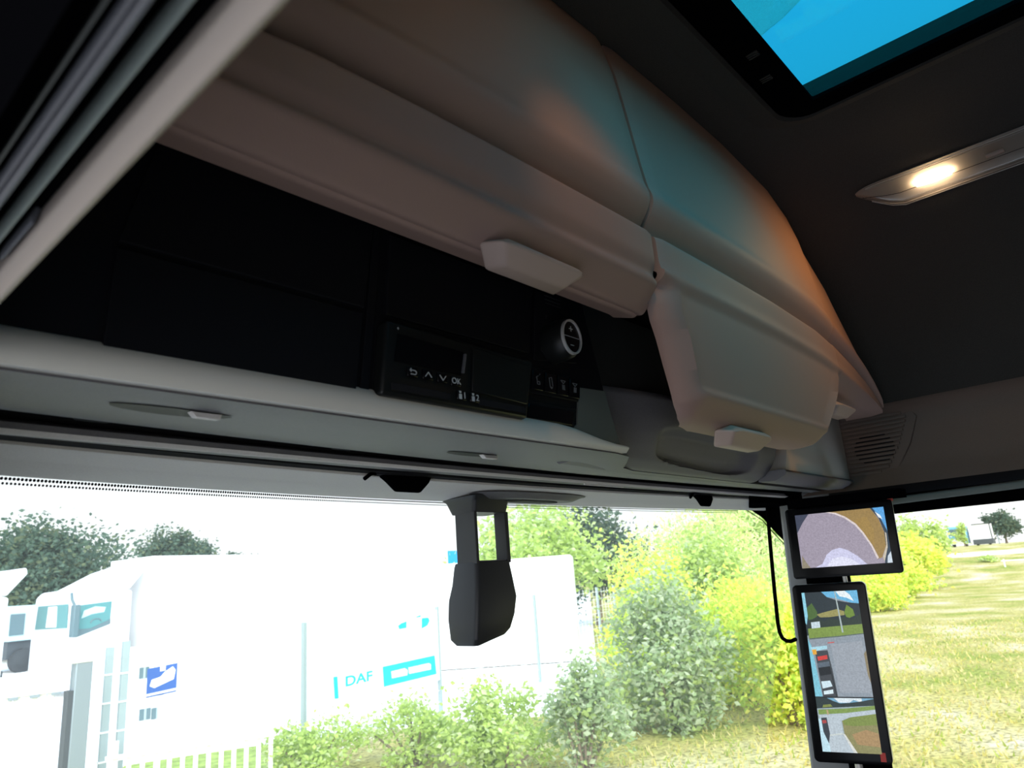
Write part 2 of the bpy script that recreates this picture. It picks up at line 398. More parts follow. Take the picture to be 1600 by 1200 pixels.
strip('seal_lip', [at_r(0.060, 3.02), at_r(0.0592, 3.07), at_r(0.062, 3.12), at_r(0.064, 3.05)], M['darkface'], kind=None, par=d1)
bm = nb(); prism(bm, [(x, 0.385, z) for x, z in [at_r(0.0885, 2.12), at_r(0.0865, 2.16), at_r(0.0860, 2.22), at_r(0.0885, 2.26), at_r(0.093, 2.2)]], (0, 0.055, 0))
fin('clip', bm, M['sealgrey2'], d1, label='small grey trim clip', bevel=0.001)

# ------------------------------------------------------------------ roof hatch
hatch = empty('roof_hatch', (-0.19, 0.07, 0.86), 'black framed roof hatch with blue tinted glass in the ceiling', 'roof hatch')
GX0, GX1, GY0, GY1 = -0.55, 0.190, -0.20, 0.335
bm = nb()
o1 = rrect(HX0-0.02, HX1+0.02, HY0-0.02, HY1+0.005, 0.055, 6); i1 = rrect(GX0, GX1, GY0, GY1, 0.004, 6)
rs = [ring(bm, [(x, y, z) for x, y in p]) for p, z in ((o1, 0.905), (o1, 0.868), ([(x*0.985-0.003, y*0.985-0.002) for x, y in o1], 0.860), (i1, 0.864), (i1, 0.872))]
for a, b in zip(rs, rs[1:]): bridge(bm, a, b)
fin('frame', bm, M['black'], hatch, smooth=50)
bm = nb()
def ringband(p0, z0, p1, z1, p2, z2):
    rs = [ring(bm, [(x, y, z) for x, y in p]) for p, z in ((p0, z0), (p1, z1), (p2, z2))]
    for a, b in zip(rs, rs[1:]): bridge(bm, a, b)
def grow(d): return rrect(HX0-0.02-d, HX1+0.02+d, HY0-0.02-d, HY1+0.005+d, 0.055+d, 6)
ringband(grow(-0.004), 0.885, grow(0.006), 0.862, grow(0.055), 0.874)
fin('surround', bm, M['roof'], hatch, smooth=60)
bm = nb(); box(bm, GX0-0.01, GX1+0.01, GY0-0.01, GY1+0.01, 0.872, 0.879); fin('pane', bm, M['hatchglass'], hatch, smooth=0)
M['brightener_sheet'] = leafmat('pale translucent sheet', (0.75, 0.72, 0.70), 0.8)
bm = nb(); prism(bm, [(-0.45, 0.50, 0.97), (0.10, 0.50, 0.97), (0.085, 0.40, 0.97), (0.068, 0.355, 0.97), (0.060, 0.325, 0.97), (0.040, 0.284, 0.97), (0.0, 0.23, 0.97), (-0.45, 0.10, 0.97)], (0, 0, 0.003))  # added sheet above the hatch, makes a lighter patch in the glass
fin('hatch_brightener', bm, M['brightener_sheet'], label='added pale translucent deflector edge seen through the blue hatch glass', cat='brightener', smooth=0)
for x0, y0 in ((-0.035, 0.352), (0.045, 0.362)):
    bm = nb()
    for k_ in range(3): box(bm, x0+k_*0.006, x0+0.0025+k_*0.006, y0, y0+0.02, 0.860, 0.863)
    fin('latch_mark', bm, M['darkface'], hatch, smooth=0)

# ------------------------------------------------------------------ reading lamp in the arched ceiling
def reading_lamp(sg, label, target, energy, size):
    lamp = empty('reading_lamp', (sg*0.56, 0.1, zr(sg*0.56)-0.01), label, 'lamp')
    tilt = 0.55 if sg > 0 else 0.10          # the headliner is flatter over the driver
    def lp(s, c, d):     # s along the lamp (y), c across (-1..1), d below the headliner
        wdt = 0.042*min(1, ((0.375-s)/0.075+0.02)**0.6) if s > 0.30 else 0.042
        x = sg*(0.570-(0.026*max(0, (s-0.30)/0.075))+c*wdt)
        return (x-sg*tilt*d, s, zr(x)-0.83*d)
    ss = [0.375, 0.370, 0.362, 0.35, 0.335, 0.315, 0.29, 0.25, 0.2, 0.15, 0.1, 0.05, 0.0, -0.06, -0.12, -0.18]
    cc = [-1, -0.85, -0.5, 0, 0.5, 0.85, 1]
    bm = nb(); slab(bm, [[lp(s, c, 0.0025) for c in cc] for s in ss], (0.0006, 0, 0.001)); fin('reflector', bm, M['reflector'], lamp, smooth=60)
    bm = nb(); slab(bm, [[lp(s, c, 0.004+0.011*(1-abs(c)**3)*min(1, (0.376-s)/0.03)) for c in cc] for s in ss], (0.0006, 0, 0.0012)); fin('lens', bm, M['lens'], lamp, smooth=60)
    bm = nb(); tube(bm, [lp(s, 0.0, 0.008) for s in (0.255, 0.22, 0.185)], [0.007, 0.010, 0.007], 10); fin('bulb', bm, M['bulb'], lamp, label='bright warm bulb')
    bm = nb()
    for c in (-0.92, -0.80, 0.80, 0.92): tube(bm, [lp(s, c, 0.0075) for s in ss[3:]], 0.0007, 6)
    tube(bm, [lp(s, 0.05, 0.0158) for s in ss[2:]], 0.0006, 6, mi=1)
    fin('ribs', bm, [M['reflector'], M['gap']], lamp, smooth=0)
    bm = nb(); p_ = lp(0.10, -0.2, 0.012); box(bm, p_[0]-0.007, p_[0]+0.007, 0.085, 0.118, p_[2]-0.004, p_[2]); fin('switch', bm, M['grip'], lamp, bevel=0.001)
    ld = bpy.data.lights.new('reading_lamp_light', 'SPOT'); lo = bpy.data.objects.new('reading_lamp_light', ld); C.objects.link(lo)
    ld.energy = energy; ld.color = (1.0, 0.47, 0.13); ld.spot_size = math.radians(size); ld.spot_blend = 1.0; ld.shadow_soft_size = 0.02
    p = Vector(lp(0.22, 0, 0.045)); lo.location = (p.x, p.y, p.z+H)
    lo.rotation_euler = (p-Vector(target)).to_track_quat('Z', 'Y').to_euler()
reading_lamp(1, 'long clear reading lamp glowing warm in the dark ceiling on the passenger side', (0.45, 0.52, 0.50), 3.4, 118)
reading_lamp(-1, 'long clear reading lamp in the ceiling over the driver side', (-0.36, 0.49, 0.44), 2.3, 48)

# ------------------------------------------------------------------ overhead console across the windscreen
con = empty('overhead_console', (0, 0.75, 0.18), 'dark overhead console with beige locker lids above the windscreen', 'overhead console')
# driver's face with its storage doors: grey plastic, its shade put in as black
bm = nb()
prism(bm, [(-1.06, 0.626, 0.20), (-0.185, 0.626, 0.196), (-0.205, 0.626, 0.24), (-0.262, 0.626, 0.46), (-1.06, 0.626, 0.46)], (0, 0.06, 0))
fin('face', bm, M['dark'], con, smooth=0)
def door(pts, label=None, m_='dark', y=0.626, t=0.006):
    bm = nb(); prism(bm, [(x, y, z) for x, z in pts], (0, -t, 0)); return fin('door', bm, M[m_], con, smooth=0, bevel=0.0015)
door([(-0.951, 0.209), (-0.698, 0.209), (-0.686, 0.301), (-0.946, 0.301)])
door([(-0.945, 0.307), (-0.685, 0.307), (-0.668, 0.425), (-0.915, 0.43)])
door([(-0.655, 0.306), (-0.400, 0.306), (-0.378, 0.412), (-0.645, 0.412)])
bm = nb(); prism(bm, [(-0.692, 0.626, 0.205), (-0.680, 0.626, 0.205), (-0.655, 0.626, 0.43), (-0.666, 0.626, 0.43)], (0, -0.004, 0)); fin('divider', bm, M['dark'], con, smooth=0, bevel=0.001)
bm = nb(); prism(bm, [(-0.33, 0.6262, 0.196), (-0.188, 0.6262, 0.192), (-0.207, 0.6262, 0.245), (-0.216, 0.6262, 0.278), (-0.285, 0.6262, 0.274), (-0.298, 0.6262, 0.215)], (0, -0.003, 0)); fin('face_light', bm, mat('lit face grey', (0.10, 0.10, 0.09), 0.6, spec=0.2), con, smooth=0, label='grey painted light on the end of the black face')  # grey plate: light on the face's lower corner put in as colour
# rounded lip under it: the same grey plastic, coloured lighter where light falls
def lipprof(x):
    f = sstep(-0.36, -0.185, x); s = 1-0.75*f
    return [(0.632, 0.186+0.032*s), (0.622, 0.186+0.026*s), (0.614, 0.186+0.016*s), (0.6105, 0.186+0.004*s), (0.612, 0.186-0.006*s), (0.617, 0.1795), (0.64, 0.181), (0.66, 0.20)]
bm = nb(); sweepx(bm, lipprof, lins(-1.06, -0.183, 32)); fin('lip', bm, M['lip'], con, smooth=70)
# grained underside with the slot of the blind cassette
def und_end(x): return 0.885-0.12*x*x
def und_z(x): return 0.199-0.018*x*x
def underprof(x):
    y0 = 0.619 if x < -0.19 else 0.619+0.10*sstep(-0.19, -0.02, x)
    y1, z1 = und_end(x), und_z(x)
    P = [(y0, 0.177), (y0+0.03, 0.1765)]
    for t in (0.3, 0.5, 0.7, 0.85, 0.96): P.append((y0+(y1-y0)*t, 0.176+(z1-0.176)*t**1.3))
    P += [(y1, z1+0.001), (y1+0.002, z1+0.008), (y1-0.03, z1+0.02), (y0+0.02, 0.20)]
    return P
bm = nb(); sweepx(bm, underprof, XU); fin('underside', bm, M['trim'], con, smooth=60)
# two finger recesses in the underside, their shade put in as black patches
def recess(cx, w_, flip):
    cy = und_end(cx)-0.115
    root_z = lambda y: 0.176+(und_z(cx)-0.176)*max(0, (y-0.619)/(und_end(cx)-0.619))**1.3
    bm = nb()
    g = []
    for r in (1.0, 0.75, 0.45, 0.0):
        g.append([(cx+w_*r*math.cos(a), cy+0.024*r*math.sin(a)*(0.5 if math.sin(a) < 0 else 1), root_z(cy+0.024*r*math.sin(a)*(0.5 if math.sin(a) < 0 else 1))-0.0012+0.0004*(1-r)) for a in lins(0, 2*math.pi*15/16, 16)])
    rr = [ring(bm, q) for q in g[:3]]
    for a, b in zip(rr, rr[1:]): bridge(bm, a, b)
    bm.faces.new(rr[-1])
    fin('recess_shade', bm, M['dark'], con, smooth=60)
    bm = nb(); zc = root_z(cy)
    prism(bm, [(cx+0.012, cy-0.008, zc-0.001), (cx+0.044, cy-0.008, zc-0.001), (cx+0.040, cy-0.012, zc-0.008), (cx+0.016, cy-0.012, zc-0.008)], (0, 0.010, 0.001))
    fin('latch_tab', bm, M['header'], con, bevel=0.0012)
recess(-0.865, 0.058, 1); recess(-0.392, 0.050, 1)
# centre part: recessed face coloured dark for its shade, rounded chin with a hollow
bm = nb(); prism(bm, [(-0.30, 0.685, 0.25), (0.60, 0.685, 0.25), (0.60, 0.685, 0.46), (-0.30, 0.685, 0.46)], (0, 0.014, 0)); fin('centre_face', bm, M['darkface'], con, smooth=0)
chin = resample([(0.640, 0.300, 0), (0.640, 0.262, 0), (0.646, 0.235, 0), (0.659, 0.210, 0), (0.679, 0.190, 0), (0.705, 0.179, 0), (0.745, 0.176, 0)], 48, 2)
def chinpt(x, p):
    y, z = p.x, p.y
    f = sstep(-0.20, 0.03, x)
    y = y+(1-f)*max(0, min(0.044, 0.684-y))
    d = ((x-0.20)/0.205)**4+((z-0.217+0.02*(x-0.2))/0.030)**4
    y += 0.030*(1-sstep(0.35, 1.25, d))*(1 if z > 0.18 else 0); y = min(y, 0.75)
    return (x, y, z+0.005*(1-f))
bm = nb(); slab(bm, [[chinpt(x, p) for p in chin] for x in lins(-0.195, 0.497, 120)], (0, 0.012, 0.012)); fin('chin', bm, M['trim'], con, smooth=70)
# passenger face and its lip
bm = nb(); prism(bm, [(0.520, 0.640, 0.196), (0.98, 0.640, 0.196), (0.98, 0.640, 0.40), (0.585, 0.640, 0.40), (0.565, 0.640, 0.275)], (0, 0.06, 0)); fin('passenger_face', bm, M['lip'], con, smooth=0)
bm = nb(); sweepx(bm, lambda x: [(0.642, 0.200), (0.634, 0.198), (0.631, 0.193), (0.634, 0.187), (0.66, 0.176), (0.70, 0.178), (0.70, 0.20)], lins(0.503, 0.985, 12)); fin('passenger_lip', bm, M['trim'], con, smooth=50)
# dark backing over the lockers
bm = nb(); sweepx(bm, lambda x: [(und_end(x)-0.02, und_z(x)+0.012), (0.985-0.15*x*x+0.025, 0.196-0.017*x*x), (0.985-0.15*x*x+0.06, 0.225), (0.985-0.15*x*x+0.06, 0.26), (0.72, 0.26), (0.72, 0.235)], lins(-1.06, 1.03, 43)); fin('recess_roof', bm, M['gap'], con, smooth=0)

# locker lids with grips
ARCHL = [(0.43, 0.85), (0.57, 0.797), (0.70, 0.715), (0.78, 0.63), (0.83, 0.555), (0.865, 0.475), (0.885, 0.40), (0.895, 0.33)]
def zl(x): return interp(ARCHL, x) if x > 0.43 else zr(x)
def lid(name_grip, xl, xr, prof, n_u=40, drop=0.0, rim=False, ztop=0.885):
    P = resample([(y, z, 0) for y, z in prof], 190, 3); zb = prof[0][1]
    grid = []
    for i in range(n_u+1):
        u = i/n_u; col = []
        for p in P:
            y, z0 = p.x, p.y
            a, b = xl(z0), xr(z0); x = a+(b-a)*u
            fr = (z0-zb)/(ztop-zb)
            s = min(1.0, max(0.01, (zl(x)-0.003-zb)/(ztop-zb))) if zl(x) < ztop else 1.0
            z = zb+(z0-zb)*s - drop*(1-fr)*u
            if rim and z0 < 0.44:
                d = min(x-a, b-x, (z0-zb)*0.85+0.002)
                w1 = sstep(0.435, 0.41, z0)
                y += w1*(0.026*max(0, 1-d/0.036)+0.009*sstep(0.034, 0.050, d))
            else:
                y += 0.004*sstep(0.004, 0.0, min(x-a, b-x))
            col.append((x, y, z))
        grid.append(col)
    bm = nb(); slab(bm, grid, (0, 0.014, 0.0))
    return fin('storage_lid', bm, M['lid'], con, smooth=60)
top = [(0.505, 0.513), (0.497, 0.524), (0.487, 0.537), (0.480, 0.552), (0.479, 0.565), (0.486, 0.585), (0.493, 0.63), (0.508, 0.742), (0.518, 0.81), (0.535, 0.885)]
l1 = lid('grip', lambda z: -0.985+max(0, (z-0.38))*0.02, lambda z: -0.2430+(0.006 if z < 0.385 else 0), [(0.56, 0.385), (0.522, 0.372), (0.5205, 0.3725), (0.487, 0.409), (0.4865, 0.414), (0.494, 0.427), (0.490, 0.436), (0.486, 0.448), (0.4865, 0.496), (0.488, 0.4985), (0.510, 0.5005), (0.5095, 0.505)]+top)
l1['label'] = 'driver side beige locker lid with a wide grip'
XL2 = [(0.214, -0.06), (0.2155, -0.13), (0.222, -0.158), (0.24, -0.178), (0.30, -0.202), (0.34, -0.216), (0.365, -0.228), (0.39, -0.2335)]
XR2 = [(0.214, 0.27), (0.2155, 0.335), (0.225, 0.375), (0.25, 0.420), (0.30, 0.470), (0.36, 0.525), (0.40, 0.550)]
l2 = lid('grip', lambda z: interp(XL2, z), lambda z: interp(XR2, z), [(0.52, 0.2145), (0.505, 0.2155), (0.492, 0.222), (0.486, 0.24), (0.484, 0.262), (0.481, 0.33), (0.479, 0.40), (0.479, 0.43), (0.4845, 0.452), (0.4855, 0.496), (0.487, 0.4985), (0.509, 0.5005), (0.5085, 0.505)]+top, rim=True)
l2['label'] = 'large middle beige locker lid hanging lower than the others'
l3 = lid('grip', lambda z: 0.556, lambda z: 0.884, [(0.575, 0.392), (0.535, 0.388), (0.525, 0.388), (0.500, 0.418), (0.494, 0.43), (0.497, 0.456), (0.4965, 0.496), (0.498, 0.4985), (0.518, 0.5005), (0.5175, 0.505)]+[(y+0.010, z) for y, z in top], drop=0.045, n_u=30)
l3['label'] = 'short beige locker lid at the passenger end'
def grip(par, x0, x1, zt, zb, yb, out, sl=0.02):
    zm = zt-(zt-zb)*0.32
    bm = nb()
    base = [(x0, yb+0.03, zm+0.002), (x0+sl, yb+0.012, zt), (x1-sl*0.3, yb+0.012, zt), (x1, yb+0.03, zm), (x1-sl*0.8, yb+0.045, zb), (x0+sl*0.8, yb+0.045, zb)]
    face = [(x0+0.012, yb-out*0.15, zm-0.004), (x0+sl+0.014, yb-out*0.5, zt-0.014), (x1-sl*0.3-0.012, yb-out*0.5, zt-0.014), (x1-0.010, yb-out*0.15, zm-0.006), (x1-sl-0.004, yb+0.016, zb-0.002), (x0+sl+0.004, yb+0.016, zb-0.002)]
    loft(bm, [base, face])
    return fin('grip', bm, M['grip'], par, bevel=0.005, segs=3, smooth=50)
grip(l1, -0.600, -0.424, 0.386, 0.354, 0.490, 0.010, 0.03)
grip(l2, -0.048, 0.125, 0.224, 0.190, 0.500, 0.014, 0.025)
grip(l3, 0.575, 0.715, 0.352, 0.322, 0.515, 0.012, 0.02)

# ------------------------------------------------------------------ devices in the console
FY = 0.626
def symbol(bm, segs, cx, cz, s, y, wl=0.0009):
    for seg in segs:
        for (a, b), (c, d) in zip(seg, seg[1:]):
            p = Vector((cx+a*s, 0, cz+b*s)); q = Vector((cx+c*s, 0, cz+d*s)); n = (q-p); n = Vector((-n.z, 0, n.x)).normalized()*wl*0.5
            f = [(p-n), (q-n), (q+n), (p+n)]
            prism(bm, [(v.x, y, v.z) for v in f], (0, 0.0006, 0))
tacho = empty('tachograph', (-0.54, 0.61, 0.203), 'black digital tachograph with buttons in the overhead console', 'tachograph')
bm = nb(); prism(bm, [(-0.674, 0.628, 0.205), (-0.430, 0.628, 0.205), (-0.408, 0.628, 0.290), (-0.664, 0.628, 0.295)], (0, -0.020, 0)); fin('housing', bm, M['device'], tacho, bevel=0.004, segs=3)
TY = 0.608
bm = nb(); prism(bm, [(-0.655, TY, 0.246), (-0.552, TY, 0.246), (-0.545, TY, 0.277), (-0.649, TY, 0.280)], (0, -0.0012, 0)); fin('screen', bm, M['gloss'], tacho, smooth=0)
bm = nb(); prism(bm, [(-0.550, TY, 0.249), (-0.547, TY, 0.249), (-0.541, TY, 0.275), (-0.544, TY, 0.275)], (0, -0.003, 0)); fin('screen_edge', bm, M['sealgrey2'], tacho, smooth=0)
bm = nb(); prism(bm, [(-0.535, TY, 0.228), (-0.432, TY, 0.224), (-0.418, TY, 0.280), (-0.528, TY, 0.286)], (0, -0.003, 0)); fin('printer_cover', bm, M['device'], tacho, bevel=0.001)
for nm, x0, x1 in (('card_slot', -0.66, -0.572), ('card_slot', -0.522, -0.436)):
    bm = nb(); box(bm, x0, x1, TY-0.002, TY, 0.212, 0.220); fin(nm, bm, M['gap'], tacho, smooth=0)
def button(x, z, sw=0.008, sh=0.006):
    bm = nb(); box(bm, x-sw, x+sw, TY-0.003, TY, z-sh, z+sh); return fin('button', bm, M['gloss'], tacho, bevel=0.0012)
PL = lambda x, z: (lambda u, v, n: (x+u, TY-0.0034-n, z+v))
def legend(btn, segs, x, z, s):
    bm = nb(); symbol(bm, segs, x, z, s, TY-0.0038); fin('legend', bm, M['print'], btn, smooth=0)
b_ = button(-0.630, 0.237); legend(b_, [[(-0.3, 0.45), (-0.9, 0.45), (-0.5, 0.85)], [(-0.9, 0.45), (-0.5, 0.1)], [(-0.3, 0.45), (0.6, 0.45), (0.9, 0.1), (0.6, -0.4), (-0.7, -0.4)]], -0.630, 0.236, 0.0055)
b_ = button(-0.607, 0.237); legend(b_, [[(-0.9, -0.5), (0, 0.6), (0.9, -0.5)]], -0.607, 0.237, 0.0055)
b_ = button(-0.584, 0.237); legend(b_, [[(-0.9, 0.5), (0, -0.6), (0.9, 0.5)]], -0.584, 0.237, 0.0055)
b_ = button(-0.562, 0.236); text('legend', 'OK', 0.0105, PL(-0.562, 0.236), M['print'], b_, 0.0003)
for x, n_ in ((-0.553, '1'), (-0.531, '2')):
    b_ = button(x, 0.2195); text('legend', n_, 0.0115, PL(x+0.004, 0.2195), M['print'], b_, 0.0003)
    bm = nb(); symbol(bm, [[(0, 0.9), (0, 0.45)]], x-0.0035, 0.2195, 0.006, TY-0.0038, 0.003); symbol(bm, [[(0, 0.25), (0, -0.8)]], x-0.0035, 0.2195, 0.006, TY-0.0038, 0.0045); fin('legend', bm, M['print'], b_, smooth=0)
bm = nb(); symbol(bm, [[(-0.5, 0), (0.5, 0)], [(0, -0.6), (0, 0.6)]], -0.648, 0.2865, 0.0025, TY-0.001); fin('indicator', bm, M['print'], tacho, smooth=0)

# rotary control with plus and minus
rot = empty('rotary_control', (-0.335, 0.62, 0.30), 'round volume knob with a silver ring on the console', 'control knob')
bm = nb(); prism(bm, [(-0.388, FY, 0.300), (-0.285, FY, 0.312), (-0.268, FY, 0.420), (-0.372, FY, 0.412)], (0, -0.004, 0)); fin('base_plate', bm, M['dark'], rot, bevel=0.001)
KX, KZ = -0.345, 0.332
def circ(r, y, n=28): return [(KX+0.76*r*math.cos(2*math.pi*i/n), y, KZ+0.9*r*math.sin(2*math.pi*i/n)) for i in range(n)]
bm = nb(); loft(bm, [circ(0.035, 0.622), circ(0.035, 0.604), circ(0.033, 0.590), circ(0.029, 0.586)]); fin('knob', bm, M['device'], rot, smooth=40)
bm = nb(); rs = [ring(bm, circ(r, y)) for r, y in ((0.0295, 0.588), (0.0295, 0.582), (0.0265, 0.582), (0.0265, 0.588))]
for a, b in zip(rs, rs[1:]+rs[:1]): bridge(bm, a, b)
fin('ring', bm, M['chrome'], rot, smooth=40)
bm = nb(); loft(bm, [circ(0.0262, 0.587), circ(0.0262, 0.5845)]); fin('cap', bm, M['gloss'], rot, smooth=40)
bm = nb(); symbol(bm, [[(-0.8, 0), (0.8, 0)], [(0, -0.8), (0, 0.8)]], KX, KZ+0.0125, 0.005, 0.5838); symbol(bm, [[(-0.8, 0), (0.8, 0)]], KX, KZ-0.0125, 0.005, 0.5838); symbol(bm, [[(-1, 0), (1, 0)]], KX, KZ, 0.018, 0.5838, 0.0005); fin('legend', bm, M['print'], rot, smooth=0)
bm = nb(); symbol(bm, [[(-0.4, -0.6), (-0.4, 0.6), (0.5, 0.6)]], -0.352+0.0, 0.372, 0.004, FY-0.0052); fin('side_legend', bm, M['darkface'], rot, smooth=0)
bm = nb(); symbol(bm, [[(0.7*math.cos(a), 0.7*math.sin(a)) for a in lins(0, 6.28, 10)]], -0.368, 0.318, 0.005, FY-0.0052, 0.0006); fin('side_legend', bm, M['darkface'], rot, smooth=0)
bm = nb()
for k_ in range(3): box(bm, -0.352, -0.315, FY-0.0052, FY-0.004, 0.395+k_*0.006, 0.3962+k_*0.006)
fin('microphone_slots', bm, M['darkface'], rot, smooth=0)

# switch row and the blank below it
sw = empty('switch_row', (-0.35, 0.62, 0.25), 'row of four black rocker switches with white symbols on the console', 'switches')
bm = nb(); prism(bm, [(-0.411, FY, 0.248), (-0.292, FY, 0.250), (-0.284, FY, 0.287), (-0.402, FY, 0.289)], (0, -0.005, 0)); fin('bezel', bm, M['dark'], sw, bevel=0.001)
sy = [[[(-0.4, -0.9), (0.3, -0.9), (0.3, -0.4), (-0.4, -0.4), (-0.4, -0.9)], [(-0.4, -0.3), (-0.5, 0.5), (0.1, 0.7)], [(0.4, 0.9), (0.6, 1.2)]],
      [[(-0.4, -0.9), (0.3, -0.9), (0, -1.2), (-0.4, -0.9)], [(-0.4, -0.8), (-0.5, 0.8), (0.2, 1.0), (0.4, -0.7)]],
      [[(-0.7, 0.9), (0.7, 0.9), (0, 0.3), (-0.7, 0.9)], [(-0.3, 0.1), (-0.3, -0.9)], [(0, 0.1), (0, -0.9)], [(0.3, 0.1), (0.3, -0.9)]],
      [[(-0.7, 0.9), (0.7, 0.9), (0, 0.3), (-0.7, 0.9)], [(-0.3, 0.1), (-0.5, -0.9)], [(0, 0.1), (-0.2, -0.9)], [(0.3, 0.1), (0.1, -0.9)]]]
for k_ in range(4):
    x0 = -0.404+k_*0.0285
    bm = nb(); prism(bm, [(x0, FY-0.005, 0.253), (x0+0.026, FY-0.005, 0.2535), (x0+0.032, FY-0.005, 0.283), (x0+0.006, FY-0.005, 0.2835)], (0, -0.003, 0)); s_ = fin('switch', bm, M['gloss'], sw, bevel=0.001)
    bm = nb(); symbol(bm, sy[k_], x0+0.016, 0.269, 0.0078, FY-0.0089, 0.0007); fin('symbol', bm, M['symbol'], s_, smooth=0)
bl = empty('switch_blank', (-0.36, 0.62, 0.20), 'empty black switch slot below the row of switches', 'switch panel')
bm = nb(); prism(bm, [(-0.424, FY, 0.204), (-0.312, FY, 0.203), (-0.299, FY, 0.238), (-0.416, FY, 0.237)], (0, -0.005, 0)); fin('bezel', bm, M['dark'], bl, bevel=0.001)
bm = nb(); prism(bm, [(-0.417, FY-0.005, 0.211), (-0.316, FY-0.005, 0.210), (-0.307, FY-0.005, 0.232), (-0.411, FY-0.005, 0.232)], (0, -0.002, 0)); fin('cover', bm, M['gloss'], bl, bevel=0.001)

# ------------------------------------------------------------------ blind cassette, header trim, visor tabs
def rail_y(x): return 0.905-0.12*x*x
def rail_z(x): return 0.193-0.021*x*x
bm = nb(); sweepx(bm, lambda x: [(rail_y(x), rail_z(x)-0.004), (rail_y(x)+0.004, rail_z(x)-0.006), (rail_y(x)+0.012, rail_z(x)-0.003), (rail_y(x)+0.055-0.02*x*x, rail_z(x)-0.002), (rail_y(x)+0.057-0.02*x*x, rail_z(x)+0.006), (rail_y(x)+0.02, rail_z(x)+0.012), (rail_y(x)+0.002, rail_z(x)+0.004)], lins(-1.05, 0.985, 42))
cas = fin('blind_cassette', bm, M['trim'], label='long grey sun blind cassette in the slot over the windscreen', cat='sun blind', smooth=50)
bm = nb(); sweepx(bm, lambda x: [(rail_y(x)-0.001, rail_z(x)-0.003), (rail_y(x)+0.002, rail_z(x)-0.0072), (rail_y(x)+0.0055, rail_z(x)-0.0076), (rail_y(x)+0.004, rail_z(x)-0.002)], lins(-1.05, 0.985, 42)); fin('pull_bar', bm, M['header'], cas, smooth=60)
for xa, xb in ((0.10, 0.24),):
    bm = nb(); tube(bm, [(x, rail_y(x)+0.008, rail_z(x)-0.0085) for x in lins(xa, xb, 8)], 0.0022, 8); fin('latch_rod', bm, M['header'], cas)
for x in (-0.90, -0.555, 0.06):
    bm = nb(); box(bm, x-0.016, x+0.016, und_end(x)+0.004, und_end(x)+0.008, und_z(x)+0.001, und_z(x)+0.006); fin('clip', bm, M['darkface'], cas, bevel=0.001)

def hdr0(x): return 0.985-0.15*x*x
def hdrprof(x):
    y0, z0 = hdr0(x), 0.182-0.017*x*x
    y2, z2 = glass_y(x), glass_z(x)
    ym = y0+(y2-y0)*0.45
    return [(y0, z0+0.010), (y0, z0), (y0+0.006, z0-0.002), (ym, (z0+z2)/2+0.002), (ym+0.004, (z0+z2)/2+0.0005), (y2-0.012, z2-0.0005), (y2-0.004, z2-0.001), (y2-0.002, z2+0.02), (y2-0.03, z2+0.03), (y0+0.01, z0+0.03)]
bm = nb(); sweepx(bm, hdrprof, lins(-1.05, 0.975, 42)); fin('trim_5', bm, M['header'], kind='structure', smooth=35)
# black end bracket at the right of the header
bm = nb(); prism(bm, [(0.80, 0.86, 0.158), (0.93, 0.80, 0.150), (1.0, 0.74, 0.150), (1.03, 0.78, 0.15), (1.03, 0.93, 0.15), (0.93, 0.925, 0.15)], (0, 0, 0.05)); fin('trim_6', bm, M['black'], kind='structure', smooth=0)

def visor_tab(x, w0, w1, hgt, label):
    r = empty('visor_tab', (x, 0.97-0.15*x*x, 0.155), label, 'blind handle', 'handles of the sun blind')
    y = 0.972-0.15*x*x; zt = 0.190-0.012*x*x
    bm = nb()
    loft(bm, [[(x-w0, y, zt-0.004), (x+w0, y, zt-0.004), (x+w0, y+0.012, zt-0.006), (x-w0, y+0.012, zt-0.006)],
              [(x-w0*0.8, y-0.006, zt-hgt*0.45), (x+w0*0.8, y-0.006, zt-hgt*0.45), (x+w0*0.8, y+0.006, zt-hgt*0.45-0.002), (x-w0*0.8, y+0.006, zt-hgt*0.45-0.002)],
              [(x-w1, y-0.004, zt-hgt), (x+w1, y-0.004, zt-hgt), (x+w1, y+0.004, zt-hgt), (x-w1, y+0.004, zt-hgt)]])
    fin('tab', bm, M['black'], r, bevel=0.004, segs=3)
    bm = nb(); loft(bm, [[(x+s*(w0+0.012), y-0.006, zt+q) for s, q in ((-1, 0.004), (1, 0.007), (1, -0.003), (-1, -0.006))], [(x+s*(w0+0.012), y+0.014, zt+q) for s, q in ((-1, 0.004), (1, 0.006), (1, -0.006), (-1, -0.010))]]); fin('clamp', bm, M['gap'], r, bevel=0.003)
    bm = nb(); tube(bm, [(x-w0-0.004, y+0.002, zt-0.003), (x-w0-0.022, y-0.004, zt-0.007), (x-w0-0.035, y-0.004, zt-0.016)], 0.0035, 8); fin('hook', bm, M['black'], r)
visor_tab(-0.352, 0.058, 0.027, 0.034, 'larger black pull tab of the sun blind left of the camera pod')
visor_tab(0.635, 0.050, 0.024, 0.036, 'smaller black pull tab of the sun blind right of the camera pod')
bm = nb(); sweepx(bm, lambda x: [(hdr0(x)-0.017, 0.188-0.018*x*x), (hdr0(x)-0.002, 0.186-0.018*x*x), (hdr0(x)-0.002, 0.200-0.018*x*x), (hdr0(x)-0.017, 0.202-0.018*x*x)], lins(-0.97, 0.97, 41)); fin('blind_rod', bm, M['gap'], cas, smooth=0)

